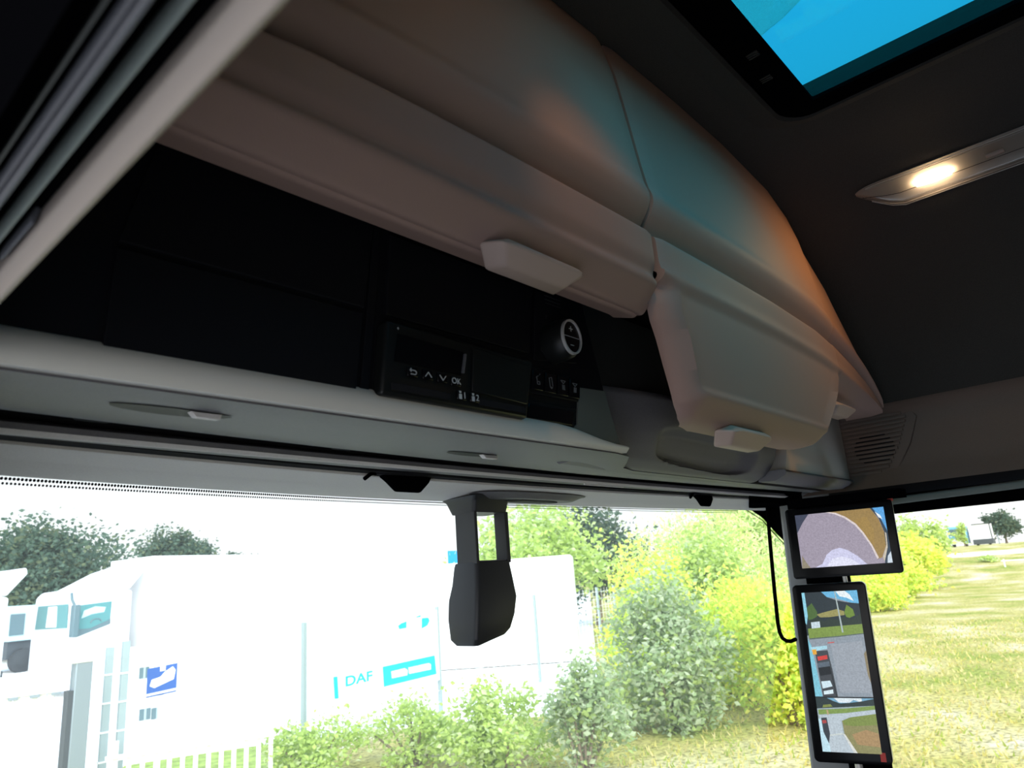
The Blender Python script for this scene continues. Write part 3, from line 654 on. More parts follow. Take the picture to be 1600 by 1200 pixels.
# sensor mound with a mesh grille behind the pod
mound = empty('sensor_mound', (0.08, 1.06, 0.16), 'low grey sensor mound with a mesh grille beside the camera pod', 'sensor cover')
bm = nb(); mp = []
for r in (1.0, 0.92, 0.75, 0.62):
    mp.append([(0.085+0.185*r*math.copysign(abs(math.cos(a))**0.75, math.cos(a)), 1.050+0.045*r*math.copysign(abs(math.sin(a))**0.75, math.sin(a))+0.02*r*math.cos(a)*0, 0.176-0.012*sstep(1.0, 0.7, r)) for a in lins(0, 2*math.pi*31/32, 32)])
rs = [ring(bm, q) for q in mp]
for a, b in zip(rs, rs[1:]): bridge(bm, a, b)
bm.faces.new(rs[-1]); fin('cover', bm, M['trim'], mound, smooth=50)
bm = nb()
for k_ in range(11):
    y = 1.033+k_*0.0034; hw = 0.088*math.sqrt(max(0.1, 1-((k_-5)/6.2)**2)); box(bm, 0.085-hw, 0.085+hw, y, y+0.0016, 0.1618, 0.1642)
fin('grille', bm, M['darkface'], mound, smooth=0)

# black camera pod hanging from the top of the windscreen, with its square eye
pod = empty('camera_pod', (-0.05, 1.10, 0.17), 'black camera pod with a square opening hanging at the middle of the windscreen', 'camera')
bm = nb()
sections = []   # z, x0, x1, y_front(rear face), y_back
PX0, PX1 = -0.098, 0.012
for z, a, b, yr, yb in ((0.172, -0.102, 0.022, 1.040, 1.150), (0.163, -0.094, 0.014, 1.050, 1.142), (0.138, -0.092, 0.010, 1.056, 1.128)):
    sections.append(rrect(a, b, yr, yb, 0.010, 3))
    sections[-1] = [(x, y, z) for x, y in sections[-1]]
loft(bm, list(reversed(sections)))
z0, z1 = 0.036, 0.138
# two posts beside the opening
for a, b, q in ((-0.092, -0.084, 1.114), (0.000, 0.0105, 1.089)):
    loft(bm, [[(a, 1.056, z), (b, 1.056, z), (b, q, z), (a, q, z)] for z in (z0-0.002, 0.09, z1+0.002)])
low = []
for z, a, b, yr, yb in ((0.038, -0.092, 0.0105, 1.056, 1.126), (0.030, -0.094, 0.0105, 1.055, 1.128), (-0.005, -0.100, 0.013, 1.050, 1.130), (-0.035, -0.106, 0.016, 1.047, 1.136), (-0.07, -0.110, 0.006, 1.047, 1.136), (-0.096, -0.113, -0.006, 1.050, 1.128), (-0.108, -0.106, -0.016, 1.058, 1.118)):
    low.append([(x, y, z-0.014*(1 if x < -0.05 else 0)*(1 if z < -0.09 else 0)) for x, y in rrect(a, b, yr, yb, 0.010, 3)])
loft(bm, list(reversed(low)))
fin('body', bm, M['podblack'], pod, smooth=40, bevel=0.002)
bm = nb(); prism(bm, [(-0.0835, 1.060, 0.0385), (-0.0005, 1.060, 0.0385), (-0.0005, 1.100, 0.0385), (-0.0835, 1.100, 0.0385)], (0, 0, 0.002)); fin('sill', bm, M['trim'], pod, smooth=0, label='pale sill of the square opening')

# ------------------------------------------------------------------ displays on the right pillar
TH = math.radians(12)
SA = Vector((math.sin(TH), -math.cos(TH), 0)); NA = Vector((-math.cos(TH), -math.sin(TH), 0)); P0 = Vector((0.82, 0.665, 0))
def dp(s, z, d=0.0): return tuple(P0+SA*s+NA*d+Vector((0, 0, z)))
def display(name, s0, s1, z0, z1, r, label, border, lean=0.0):
    root = empty(name, dp((s0+s1)/2, z0, -0.02), label, 'screen')
    sh = lambda s, z: s+lean*(z-z0)
    bm = nb(); o_ = rrect(s0, s1, z0, z1, r, 5)
    loft(bm, [[dp(sh(s, z), z, -0.032) for s, z in rrect(s0+0.006, s1-0.006, z0+0.006, z1-0.006, r, 5)], [dp(sh(s, z), z, -0.026) for s, z in o_], [dp(sh(s, z), z, -0.004) for s, z in o_]]); fin('housing', bm, M['silver'], root, smooth=40)
    bm = nb(); loft(bm, [[dp(sh(s, z), z, -0.004) for s, z in o_], [dp(sh(s, z), z, 0.0) for s, z in o_], [dp(sh(s, z), z, 0.0012) for s, z in rrect(s0+0.003, s1-0.003, z0+0.003, z1-0.003, r, 5)]]); fin('bezel', bm, M['gloss'], root, smooth=40)
    return root, sh
def picture(root, sh, s0, s1, z0, z1, items):
    """the picture on a screen: flat patches in layers, u to the right and v up, both 0..1"""
    bm = nb(); mats = []; names = {}
    for k, (col, pts) in enumerate(items):
        if col not in names:
            names[col] = len(mats); mats.append(screenmat('screen '+col, lin(col)))
        f = bm.faces.new([bm.verts.new(dp(sh(s0+(s1-s0)*u, z0+(z1-z0)*v), z0+(z1-z0)*v, 0.0014+0.00004*k)) for u, v in pts]); f.material_index = names[col]
    return fin('screen', bm, mats, root, smooth=0, recalc=False)
def rect(a, b, c, d): return [(a, c), (b, c), (b, d), (a, d)]
d1_, sh1 = display('wide_display', -0.109, 0.150, -0.054, 0.126, 0.008, 'wide black screen on the pillar showing the road in front of the truck', 0.02, 0.03)
arc = [(0.36, 1.0), (0.46, 0.95), (0.56, 0.86), (0.66, 0.72), (0.73, 0.55), (0.80, 0.32), (0.845, 0.08)]
picture(d1_, sh1, -0.085, 0.129, -0.028, 0.109, [
    ('#9f96a6', rect(0, 1, 0, 1)),
    ('#3c4256', [(0, 1), (0, 0.66), (0.035, 0.74), (0.08, 0.85), (0.16, 1.0)]),
    ('#8f8672', [(0.0, 0.0), (0.02, 0.24), (0.06, 0.10), (0.10, 0.0)]),
    ('#9a7f4c', arc+[(0.90, 0.10), (0.96, 0.30), (0.965, 0.55), (0.93, 0.78), (0.86, 1.0)]),
    ('#a08349', [(0.66, 0.80), (0.80, 0.86), (0.86, 0.60), (0.84, 0.30), (0.76, 0.50)]),
    ('#dcd0cf', arc+[(0.865, 0.10), (0.815, 0.34), (0.745, 0.57), (0.675, 0.745), (0.575, 0.885), (0.475, 0.975), (0.40, 1.0)]),
    ('#2f4152', [(0.855, 1.0), (0.93, 0.80), (0.965, 0.56), (0.96, 0.30), (0.93, 0.12), (0.92, 0.0), (1, 0), (1, 1)]),
    ('#5aa4e0', [(0.88, 1.0), (0.95, 0.80), (1, 0.56), (1, 1)]),
    ('#e6eef4', [(0.90, 0.93), (0.95, 0.86), (0.97, 0.78), (0.93, 0.82)]),
    ('#c8bfae', [(0.905, 0.10), (0.965, 0.32), (0.972, 0.55), (0.985, 0.52), (0.975, 0.28), (0.92, 0.03)]),
    ('#cfdbe6', [(0.945, 0.0), (0.96, 0.12), (1, 0.20), (1, 0.0)]),
    ('#cdcdea', [(0.15, 0.0), (0.24, 0.06), (0.30, 0.22), (0.37, 0.30), (0.46, 0.33), (0.54, 0.28), (0.64, 0.16), (0.73, 0.0)]),
    ('#dfe0f4', [(0.28, 0.0), (0.36, 0.14), (0.46, 0.17), (0.56, 0.12), (0.66, 0.0)])])
d2_, sh2 = display('tall_display', -0.132, 0.044, -0.492, -0.069, 0.012, 'tall black screen on the pillar showing the rear view beside the truck', 0.02, 0.034)
hedge = [(0, 0.80)]+[(u, 0.80+0.02*math.sin(u*37)) for u in lins(0.03, 1, 12)]
picture(d2_, sh2, -0.110, 0.023, -0.467, -0.089, [
    ('#8e99a4', rect(0, 1, 0.335, 1)),
    ('#69b4dd', [(0.35, 1), (0.35, 0.97), (0.60, 0.955), (0.80, 0.93), (1, 0.90), (1, 1)]),
    ('#e8f1f5', [(0.62, 1), (0.68, 0.965), (0.80, 0.955), (0.92, 0.93), (0.86, 0.975), (0.78, 1)]),
    ('#26333a', [(0, 1), (0, 0.72), (1, 0.76), (1, 0.915), (0.80, 0.925), (0.62, 0.94), (0.45, 0.965), (0.36, 1)]),
    ('#98935a', [(0.22, 0.855), (0.40, 0.87), (0.60, 0.885), (0.72, 0.87), (0.72, 0.845), (0.45, 0.835), (0.28, 0.835)]),
    ('#4c6a36', [(0.06, 0.90), (0.16, 0.93), (0.24, 0.87), (0.22, 0.83), (0.06, 0.82)]),
    ('#6c8a35', [(0.72, 0.86), (0.78, 0.91), (0.88, 0.88), (0.90, 0.84), (0.76, 0.82)]),
    ('#2c3a33', [(0.05, 0.78), (0.10, 0.82), (0.22, 0.84), (0.34, 0.81), (0.46, 0.83), (0.60, 0.815), (0.72, 0.835), (0.86, 0.82), (1, 0.85), (1, 0.76), (0.05, 0.75)]),
    ('#7d9647', [(0.03, 0.70), (0.03, 0.765), (0.5, 0.775), (1, 0.785), (1, 0.725), (0.55, 0.71)]),
    ('#c7d9e2', [(0.10, 0.765), (0.26, 0.77), (0.26, 0.81), (0.10, 0.805)]),
    ('#5b6a62', [(0.03, 0.695), (0.55, 0.707), (1, 0.722), (1, 0.728), (0.55, 0.714), (0.03, 0.703)]),
    ('#a9b9b9', [(0.595, 1), (0.615, 1), (0.660, 0.735), (0.630, 0.735)]),
    ('#9aa2ac', [(0.40, 0.66), (0.95, 0.68), (1, 0.50), (0.98, 0.36), (0.45, 0.36)]),
    ('#8b7f63', [(0.955, 0.60), (1, 0.62), (1, 0.42), (0.965, 0.47)]),
    ('#8fd0e4', [(0, 1), (0.055, 1), (0.06, 0.85), (0.02, 0.79), (0.0, 0.80)]),
    ('#7fc4d8', [(0, 0.70), (0.05, 0.66), (0.09, 0.50), (0.13, 0.335), (0, 0.335)]),
    ('#a8d6e4', [(0.03, 0.645), (0.33, 0.655), (0.33, 0.635), (0.04, 0.615)]),
    ('#41464c', [(0.10, 0.62), (0.33, 0.625), (0.37, 0.50), (0.40, 0.335), (0.14, 0.335)]),
    ('#1d2329', [(0.12, 0.535), (0.33, 0.545), (0.345, 0.475), (0.14, 0.465)]),
    ('#5a6774', [(0.11, 0.545), (0.33, 0.555), (0.335, 0.525), (0.12, 0.515)]),
    ('#d2403c', [(0.13, 0.585), (0.31, 0.595), (0.31, 0.57), (0.14, 0.56)]),
    ('#e6a83c', [(0.05, 0.63), (0.13, 0.632), (0.13, 0.60), (0.06, 0.598)]),
    ('#cfe6f0', [(0.14, 0.43), (0.30, 0.435), (0.33, 0.40), (0.15, 0.385)]),
    ('#dbeef5', [(0.16, 0.37), (0.33, 0.38), (0.33, 0.355), (0.16, 0.348)]),
    ('#222a30', [(0.345, 0.50), (0.385, 0.335), (0.37, 0.335), (0.33, 0.50)]),
    ('#c9564f', [(0.35, 0.674), (0.47, 0.678), (0.47, 0.672), (0.35, 0.668)]),
    ('#20262a', rect(0, 1, 0.328, 0.336)),
    ('#9fb0b6', rect(0, 1, 0, 0.328)),
    ('#76a9c6', rect(0, 1, 0.29, 0.328)),
    ('#dce8ee', [(0.32, 0.328), (0.40, 0.30), (0.58, 0.30), (0.66, 0.318), (0.8, 0.30), (0.8, 0.328)]),
    ('#2c3b3c', [(0, 0.328), (0, 0.262), (1, 0.285), (1, 0.325), (0.80, 0.31), (0.60, 0.30), (0.42, 0.295), (0.30, 0.31), (0.20, 0.328)]),
    ('#7f8c4a', [(0.12, 0.285), (0.25, 0.29), (0.28, 0.275), (0.1, 0.268)]),
    ('#7f9a50', [(0.02, 0.225), (0.02, 0.255), (0.5, 0.265), (1, 0.285), (1, 0.262), (0.5, 0.238)]),
    ('#b9c6cf', [(0.02, 0.222), (0.5, 0.236), (1, 0.26), (1, 0.235), (0.55, 0.212), (0.40, 0.19), (0.40, 0.11), (0.62, 0.0), (0.05, 0.0)]),
    ('#8d8a5c', [(0.41, 0.19), (0.56, 0.212), (1, 0.236), (1, 0.0), (0.56, 0.0), (0.42, 0.115)]),
    ('#7d8e48', [(0.42, 0.19), (0.56, 0.212), (1, 0.236), (1, 0.17), (0.60, 0.16), (0.44, 0.165)]),
    ('#a98c62', [(0.55, 0.11), (0.80, 0.14), (1, 0.12), (1, 0.04), (0.62, 0.05)]),
    ('#d9dbd6', [(0.40, 0.11), (0.43, 0.11), (0.60, 0.0), (0.54, 0.0)]),
    ('#c9d2d0', [(0.14, 0.095), (0.41, 0.108), (0.41, 0.118), (0.14, 0.103)]),
    ('#bfe2ee', [(0.0, 0.20), (0.05, 0.20), (0.13, 0.10), (0.14, 0.0), (0.0, 0.0)]),
    ('#39424a', [(0.05, 0.205), (0.15, 0.208), (0.17, 0.11), (0.13, 0.05), (0.06, 0.12)]),
    ('#b04a48', [(0.06, 0.19), (0.13, 0.193), (0.14, 0.175), (0.07, 0.17)]),
    ('#b8a27c', [(0.16, 0.255), (0.19, 0.256), (0.20, 0.226), (0.17, 0.225)])])
bm = nb(); prism(bm, [dp(s+0.0, z, 0.0013) for s, z in ((0.019, -0.484), (0.031, -0.484), (0.0315, -0.464), (0.0195, -0.464))], tuple(NA*0.001)); fin('warning_tag', bm, M['red'], d2_, smooth=0)
brk = empty('display_bracket', dp(0, -0.09, -0.04), 'black bracket and silver post that carry the two pillar screens', 'bracket')
bm = nb()
loft(bm, [[dp(s, z, d) for s, d in ((-0.085, -0.030), (0.02, -0.030), (0.02, -0.075), (-0.085, -0.075))] for z in (-0.50, -0.05, 0.02, 0.135)]); fin('mount', bm, M['black'], brk, bevel=0.004)
bm = nb(); tube(bm, [dp(0.012, -0.075, -0.018), dp(0.012, -0.05, -0.018)], 0.0055, 12); fin('post', bm, M['chrome'], brk)
bm = nb(); tube(bm, [dp(-0.035, -0.56, -0.02), dp(-0.035, -0.48, -0.02)], 0.009, 12); fin('post', bm, M['chrome'], brk)
bm = nb(); loft(bm, [[dp(s, z, d) for s, d in ((-0.06, -0.034), (0.035, -0.034), (0.035, -0.07), (-0.06, -0.07))] for z in (-0.80, -0.49)]); fin('arm', bm, M['black'], brk)
bm = nb(); loft(bm, [[dp(s, z, d) for s, d in ((-0.06, 0.02), (0.17, 0.02), (0.19, -0.03), (-0.1, -0.03))] for z in (0.128, 0.150)]); fin('cap', bm, M['black'], brk)
bm = nb(); p_ = dp(0.152, 0.128, -0.01); box(bm, p_[0]-0.004, p_[0]+0.004, p_[1]-0.006, p_[1]+0.006, p_[2]-0.006, p_[2]+0.010); fin('tag', bm, M['red'], brk, bevel=0.001, label='small red tag')
bm = nb()
pts = [(0.925, 0.865, 0.150), (0.911, 0.868, 0.05), (0.893, 0.870, -0.08), (0.885, 0.872, -0.17), (0.885, 0.871, -0.195), (0.890, 0.868, -0.210), (0.899, 0.862, -0.218), (0.912, 0.856, -0.221), (0.935, 0.850, -0.218)]
tube(bm, pts, 0.0052, 10); fin('cable', bm, M['black'], label='thin black cable looping down to the side of the tall screen', cat='cable')

# ------------------------------------------------------------------ outside: ground
def hill(x, y):
    d = math.hypot(x-CX, y); a = math.degrees(math.atan2(y, x-CX))
    return G+2.35*sstep(48, 84, d)*sstep(30, 16, a)
bm = nb(); gr = []
for d in [3, 5, 7, 9, 12, 16, 20, 26, 34, 42, 50, 56, 62, 68, 74, 80, 86, 95, 120, 180, 300]:
    gr.append([(CX+d*math.cos(math.radians(a)), d*math.sin(math.radians(a)), hill(CX+d*math.cos(math.radians(a)), d*math.sin(math.radians(a)))) for a in lins(-40, 120, 60)])
slab(bm, gr, (0, 0, -0.2))
def groundmat():
    M_ = bpy.data.materials.new('dry mown grass'); M_.use_nodes = True; t = M_.node_tree; b = t.nodes['Principled BSDF']
    b.inputs['Roughness'].default_value = 0.95; b.inputs['Specular IOR Level'].default_value = 0.05
    co = t.nodes.new('ShaderNodeTexCoord')
    def nz(s, d):
        n = t.nodes.new('ShaderNodeTexNoise'); n.inputs['Scale'].default_value = s; n.inputs['Detail'].default_value = d
        t.links.new(co.outputs['Object'], n.inputs['Vector']); return n
    def ramp(src, st):
        r = t.nodes.new('ShaderNodeValToRGB'); el = r.color_ramp.elements
        el[0].position, el[0].color = st[0][0], (*st[0][1], 1); el[1].position, el[1].color = st[-1][0], (*st[-1][1], 1)
        for p, c in st[1:-1]: q = el.new(p); q.color = (*c, 1)
        t.links.new(src.outputs['Fac'], r.inputs[0]); return r
    a = ramp(nz(0.45, 6), [(0.34, (0.28, 0.33, 0.07)), (0.48, (0.46, 0.41, 0.14)), (0.60, (0.56, 0.50, 0.26)), (0.70, (0.62, 0.57, 0.43))])
    f = ramp(nz(14, 8), [(0.32, (0.38, 0.38, 0.34)), (0.50, (0.92, 0.92, 0.92)), (0.70, (1.2, 1.18, 1.1))])
    mx = t.nodes.new('ShaderNodeMix'); mx.data_type = 'RGBA'; mx.blend_type = 'MULTIPLY'; mx.inputs[0].default_value = 1.0
    t.links.new(a.outputs[0], mx.inputs[6]); t.links.new(f.outputs[0], mx.inputs[7]); t.links.new(mx.outputs[2], b.inputs['Base Color'])
    bp = t.nodes.new('ShaderNodeBump'); bp.inputs['Strength'].default_value = 0.8; bp.inputs['Distance'].default_value = 0.08
    n = nz(9, 8); t.links.new(n.outputs['Fac'], bp.inputs['Height']); t.links.new(bp.outputs[0], b.inputs['Normal'])
    return M_
fin('ground', bm, groundmat(), kind='structure', smooth=60)
def pol(az, d, z=0): return (CX+d*math.cos(math.radians(az)), d*math.sin(math.radians(az)), z)
bm = nb(); slab(bm, [[(x, y, G+0.015) for x in lins(-9, 3.2, 6)] for y in lins(-6, 5.6, 6)], (0, 0, -0.03))
fin('yard_ground', bm, mat('light grey asphalt', (0.46, 0.46, 0.47), 0.9, noise=0.06, nscale=2), kind='structure', smooth=0)
bm = nb(); slab(bm, [[pol(a, d, G+0.02) for a in lins(36.5, 110, 16)] for d in (14.2, 22, 34, 60, 110)], (0, 0, -0.03))
fin('lot_ground', bm, mat('bright concrete', (0.86, 0.86, 0.84), 0.8, noise=0.04, nscale=0.6), kind='structure', smooth=0)
bm = nb(); slab(bm, [[pol(a, d, hill(*pol(a, d)[:2])+0.03) for a in lins(-4, 13, 18)] for d in (70, 73)], (0, 0, -0.06))
fin('road_ground', bm, mat('pale road', (0.70, 0.66, 0.60), 0.9), kind='structure', smooth=0)

random.seed(7)
# grass blades standing up from the mown field
bm = nb()
for q in range(16000):
    a = random.uniform(8, 52); d = 6.0+24*random.random()**1.5
    if a > 30 and d > 11.5: continue
    x, y, _ = pol(a, d); h = random.uniform(0.03, 0.10); w_ = 0.012+0.0006*d; t_ = random.uniform(0, 6.28); lx, ly = random.uniform(-0.05, 0.05), random.uniform(-0.05, 0.05)
    f = bm.faces.new([bm.verts.new(p) for p in ((x-w_*math.cos(t_), y-w_*math.sin(t_), G), (x+w_*math.cos(t_), y+w_*math.sin(t_), G), (x+lx, y+ly, G+h))])
    f.material_index = random.choice((0, 0, 1, 1, 2))
LG = [leafmat('straw blade', (0.68, 0.58, 0.28)), leafmat('yellow blade', (0.60, 0.53, 0.17)), leafmat('green blade', (0.38, 0.46, 0.10))]
fin('grass', bm, LG, label='short dry yellow green grass of the mown field', cat='grass', kind='stuff', smooth=0, recalc=False)

# ------------------------------------------------------------------ plants
LM = {
 'yellow': [leafmat('yellow green leaf', (0.775, 0.825, 0.150)), leafmat('lime leaf', (0.600, 0.775, 0.163)), leafmat('gold leaf', (0.880, 0.825, 0.213))],
 'green': [leafmat('mid green leaf', (0.450, 0.575, 0.175)), leafmat('fresh leaf', (0.550, 0.675, 0.200)), leafmat('pale leaf', (0.625, 0.700, 0.400))],
 'dark': [leafmat('dark leaf', (0.083, 0.135, 0.090)), leafmat('blue green leaf', (0.128, 0.188, 0.135)), leafmat('olive leaf', (0.180, 0.217, 0.120))],
 'willow': [leafmat('willow leaf', (0.700, 0.800, 0.350)), leafmat('willow light leaf', (0.850, 0.880, 0.475)), leafmat('willow deep leaf', (0.450, 0.600, 0.250))],
 'blue': [leafmat('grey green leaf', (0.36, 0.46, 0.25)), leafmat('silver leaf', (0.52, 0.58, 0.40)), leafmat('soft leaf', (0.42, 0.52, 0.18))],
}
def plant(name, x, y, z, rx, rz, n, leaf, pal, label, cat, trunk=0.0, tr=0.03, group=None, clumps=26, seed=1, stems=5, narrow=1.0, spike=0.0):
    R_ = random.Random(seed)
    root = empty(name, (x, y, z), label, cat, group)
    cz = z+trunk+rz
    cl = []
    for i in range(clumps):
        u = R_.uniform(-1, 1); t = R_.uniform(0, 6.283); s = math.sqrt(1-u*u); q = R_.uniform(0.45, 0.95)
        wf = 1.0-(0.25 if u > 0.3 else 0)-(0.0)
        cl.append((x+rx*q*s*math.cos(t)*wf, y+rx*q*s*math.sin(t)*wf, cz+rz*u*q, R_.uniform(0.26, 0.46)))
    bm = nb()
    for i in range(n):
        cx_, cy_, cz_, cr_ = cl[R_.randrange(len(cl))]
        u = R_.gauss(0, 0.5); v = R_.gauss(0, 0.5); k = R_.gauss(0, 0.5)
        p = Vector((cx_+u*cr_*rx*1.0, cy_+v*cr_*rx, cz_+k*cr_*rz*1.15))
        if p.z < z+0.02: p.z = z+0.02+R_.random()*0.15
        L = leaf*R_.uniform(0.6, 1.3); d = Vector((R_.uniform(-1, 1), R_.uniform(-1, 1), R_.uniform(-0.7, 0.6+spike))).normalized()
        b = d.orthogonal().normalized(); b.rotate(Matrix.Rotation(R_.uniform(0, 6.28), 3, d)); wd = L*0.32*narrow; nn = d.cross(b)*L*0.12
        f = bm.faces.new([bm.verts.new(q) for q in (p, p+d*L*0.5+b*wd+nn, p+d*L, p+d*L*0.5-b*wd+nn)])
        f.material_index = R_.choice((0, 0, 1, 1, 2))
    fin('foliage', bm, LM[pal], root, smooth=0, recalc=False)
    bm = nb()
    if trunk > 0.4:
        tube(bm, [(x, y, z-0.05), (x+0.02*rx, y, z+trunk*0.6), (x+0.05*rx, y, cz)], [tr*1.3, tr, tr*0.5], 8)
        for c in cl[:8]: tube(bm, [(x+0.03*rx, y, z+trunk), ((x+c[0])/2, (y+c[1])/2, (cz+c[2])/2-0.1*rz), c[:3]], [tr*0.45, tr*0.3, tr*0.12], 5)
        fin('trunk', bm, M['bark'], root)
    else:
        for c in cl[:stems+3]: tube(bm, [(x+R_.uniform(-0.1, 0.1)*rx, y+R_.uniform(-0.1, 0.1)*rx, z-0.03), ((x+c[0])/2, (y+c[1])/2, (z+c[2])/2), c[:3]], [tr, tr*0.7, tr*0.3], 5)
        fin('stems', bm, M['bark'], root)
    return root
def px_az(px, py):       # direction of a picture column, for laying out the planting
    v = [right[i]*(px-800)-up[i]*(py-600)+fwd[i]*1121.7 for i in range(3)]
    return math.degrees(math.atan2(v[1], v[0])), v[2]/math.hypot(v[0], v[1])
def place(px, py, d):
    a, e_ = px_az(px, py); x, y, _ = pol(a, d); return x, y, d*e_
# shrubs beside the field, from the nearest outwards
SH = 'shrubs along the edge of the field'
def shrub(px, d, rx, h, n, leaf, pal, label, seed, name='shrub', **kw):
    x, y, _ = place(px, 1000, d); z = hill(x, y)
    return plant(name, x, y, z, rx, h/2*0.92, n, leaf, pal, label, 'shrub', group=SH, seed=seed, **kw)
shrub(1040, 12.6, 1.15, 2.35, 9000, 0.105, 'blue', 'broad grey green shrub at the front of the hedge left of the tall screen', 11, clumps=30)
shrub(1150, 14.6, 1.25, 2.5, 9500, 0.12, 'yellow', 'bright yellow green shrub right behind the broad grey green shrub', 12, clumps=30, spike=0.8, narrow=0.7)
shrub(1015, 16.5, 1.1, 3.0, 6000, 0.12, 'yellow', 'loose shrub with yellowing leaves beside the white container', 13, clumps=22)
shrub(1222, 12.6, 0.95, 2.3, 7000, 0.10, 'yellow', 'lime yellow shrub low in front of the willow, next to the cable', 41, clumps=22, spike=0.6)
shrub(1120, 18.6, 1.5, 3.4, 9000, 0.13, 'green', 'tall mixed green shrub between the yellow shrub and the willow', 42, clumps=28)
shrub(895, 9.7, 0.62, 1.40, 3600, 0.085, 'blue', 'small grey green shrub on thin stems in front of the container', 15, clumps=14)
shrub(775, 10.3, 0.72, 1.25, 3600, 0.085, 'green', 'small green shrub straight below the camera pod', 16, clumps=14)
shrub(640, 11.3, 0.75, 0.95, 2600, 0.08, 'green', 'low leafy shrub below the cyan and white banner', 17, clumps=14)
shrub(490, 11.6, 0.75, 0.95, 2600, 0.08, 'green', 'low shrub at the right end of the white picket fence', 18, clumps=12)
shrub(1160, 24, 2.1, 4.8, 11000, 0.20, 'willow', 'tall feathery willow shrub behind the hedge left of the screens', 14, name='willow_shrub', clumps=34, narrow=0.45, spike=0.7)
shrub(1070, 28, 1.8, 5.2, 6500, 0.19, 'willow', 'tall slender willow shrub with open sky on its left', 19, name='willow_shrub', clumps=20, narrow=0.5, spike=0.7)
shrub(1382, 36, 1.25, 2.0, 3500, 0.20, 'yellow', 'low yellow bush just right of the two screens', 21, clumps=20)
shrub(1410, 44, 1.6, 2.5, 3500, 0.24, 'yellow', 'second yellow bush right of the screens, behind the low one', 22, clumps=20)
shrub(1445, 51, 2.2, 3.6, 3500, 0.32, 'yellow', 'round golden bush in front of the tall green bush', 23, clumps=22)
shrub(1474, 64, 1.7, 4.3, 3500, 0.34, 'green', 'tall green bush at the right end of the far row', 24, clumps=22)
shrub(1420, 57, 1.0, 3.6, 2200, 0.34, 'dark', 'dark green bush half hidden behind the wide screen', 25, clumps=16)
shrub(1575, 66, 1.0, 0.35, 400, 0.20, 'green', 'tiny low plant alone on the far bank', 26, clumps=6)
# trees
TG = 'trees beyond the parking lot'
def tree(px, d, rx, hc, trunk, n, leaf, pal, label, seed, tr=0.15, **kw):
    x, y, _ = place(px, 900, d); z = hill(x, y)
    return plant('tree', x, y, z, rx, hc/2, n, leaf, pal, label, 'tree', trunk=trunk, tr=tr, group=TG, seed=seed, **kw)
tree(50, 52, 4.8, 6.5, 1.0, 30000, 0.32, 'dark', 'big dark tree at the far left behind the white trucks', 31, tr=0.25, clumps=40)
tree(272, 80, 3.1, 4.9, 4.6, 8000, 0.36, 'dark', 'small round tree rising behind the long white trailer', 32, clumps=26)
tree(372, 84, 3.2, 3.0, 4.2, 3500, 0.32, 'dark', 'low treetop just showing over the long white trailer', 33, clumps=16)
tree(835, 31, 2.9, 4.2, 1.1, 7000, 0.25, 'green', 'leafy tree behind the camera pod over the white container', 34, clumps=34)
tree(930, 37, 2.6, 4.4, 0.9, 8500, 0.26, 'dark', 'darker leafy tree over the right end of the white container', 35, clumps=30)
tree(1586, 92, 1.5, 2.9, 0.7, 3000, 0.30, 'dark', 'round green tree on the far bank at the right', 36, tr=0.1, clumps=24)
tree(1519, 86, 0.75, 1.7, 0.5, 900, 0.24, 'green', 'tiny tree between the far blue truck and the trailer frame', 37, tr=0.06, clumps=10)
tree(1215, 40, 3.2, 3.6, 1.9, 5000, 0.36, 'green', 'tree behind the willow shrubs beside the wide screen', 38, clumps=24)

# ------------------------------------------------------------------ fence, banner, signs, gate
FA = Vector(pol(57.9, 12.0, 0)); FD = Vector((math.cos(math.radians(14)), math.sin(math.radians(14)), 0)); FN = Vector((-FD.y, FD.x, 0))
def fp(s, z, n=0): p = FA+FD*s+FN*n; return (p.x, p.y, z)
fence = empty('mesh_fence', fp(0, G), 'pale steel mesh fence with tall posts in front of the white container', 'fence')
posts = [0.0, 3.6, 7.85, 12.0, 13.4]
for s in posts:
    bm = nb(); loft(bm, [[fp(s-0.03, z, -0.03), fp(s+0.03, z, -0.03), fp(s+0.03, z, 0.03), fp(s-0.03, z, 0.03)] for z in (G, -0.42)]); fin('post', bm, M['pale_metal'], fence, smooth=0)
for s0, s1 in zip(posts, posts[1:]):
    bm = nb(); z = G+0.1
    while z < -0.45:
        loft(bm, [[fp(s, z-0.004, -0.004), fp(s, z+0.004, -0.004), fp(s, z+0.004, 0.004), fp(s, z-0.004, 0.004)] for s in (s0, s1)]); z += 0.2
    s = s0+0.1
    while s < s1:
        loft(bm, [[fp(s-0.003, q, -0.003), fp(s+0.003, q, -0.003), fp(s+0.003, q, 0.003), fp(s-0.003, q, 0.003)] for q in (G+0.05, -0.45)]); s += 0.25
    fin('mesh_panel', bm, M['white'], fence, smooth=0)
banner = empty('banner', fp(2, -1.9), 'white banner with a cyan box, three letters and an emblem on the mesh fence', 'banner')
bm = nb(); loft(bm, [[fp(s, -1.75, n) for s, n in ((0.12, -0.05), (3.52, -0.05), (3.52, -0.06), (0.12, -0.06))], [fp(s, -0.48, n) for s, n in ((0.12, -0.05), (3.52, -0.05), (3.52, -0.06), (0.12, -0.06))]]); fin('sheet', bm, M['white'], banner, smooth=0)
def bpx(px, py):      # where a column and row of the picture meet the banner
    v = Vector([right[i]*(px-800)-up[i]*(py-600)+fwd[i]*1121.7 for i in range(3)]); o = Vector((CX, 0, 0))
    t = (FA+FN*(-0.062)-o).dot(FN)/v.dot(FN); p = o+v*t; return (p-FA).dot(FD), p.z
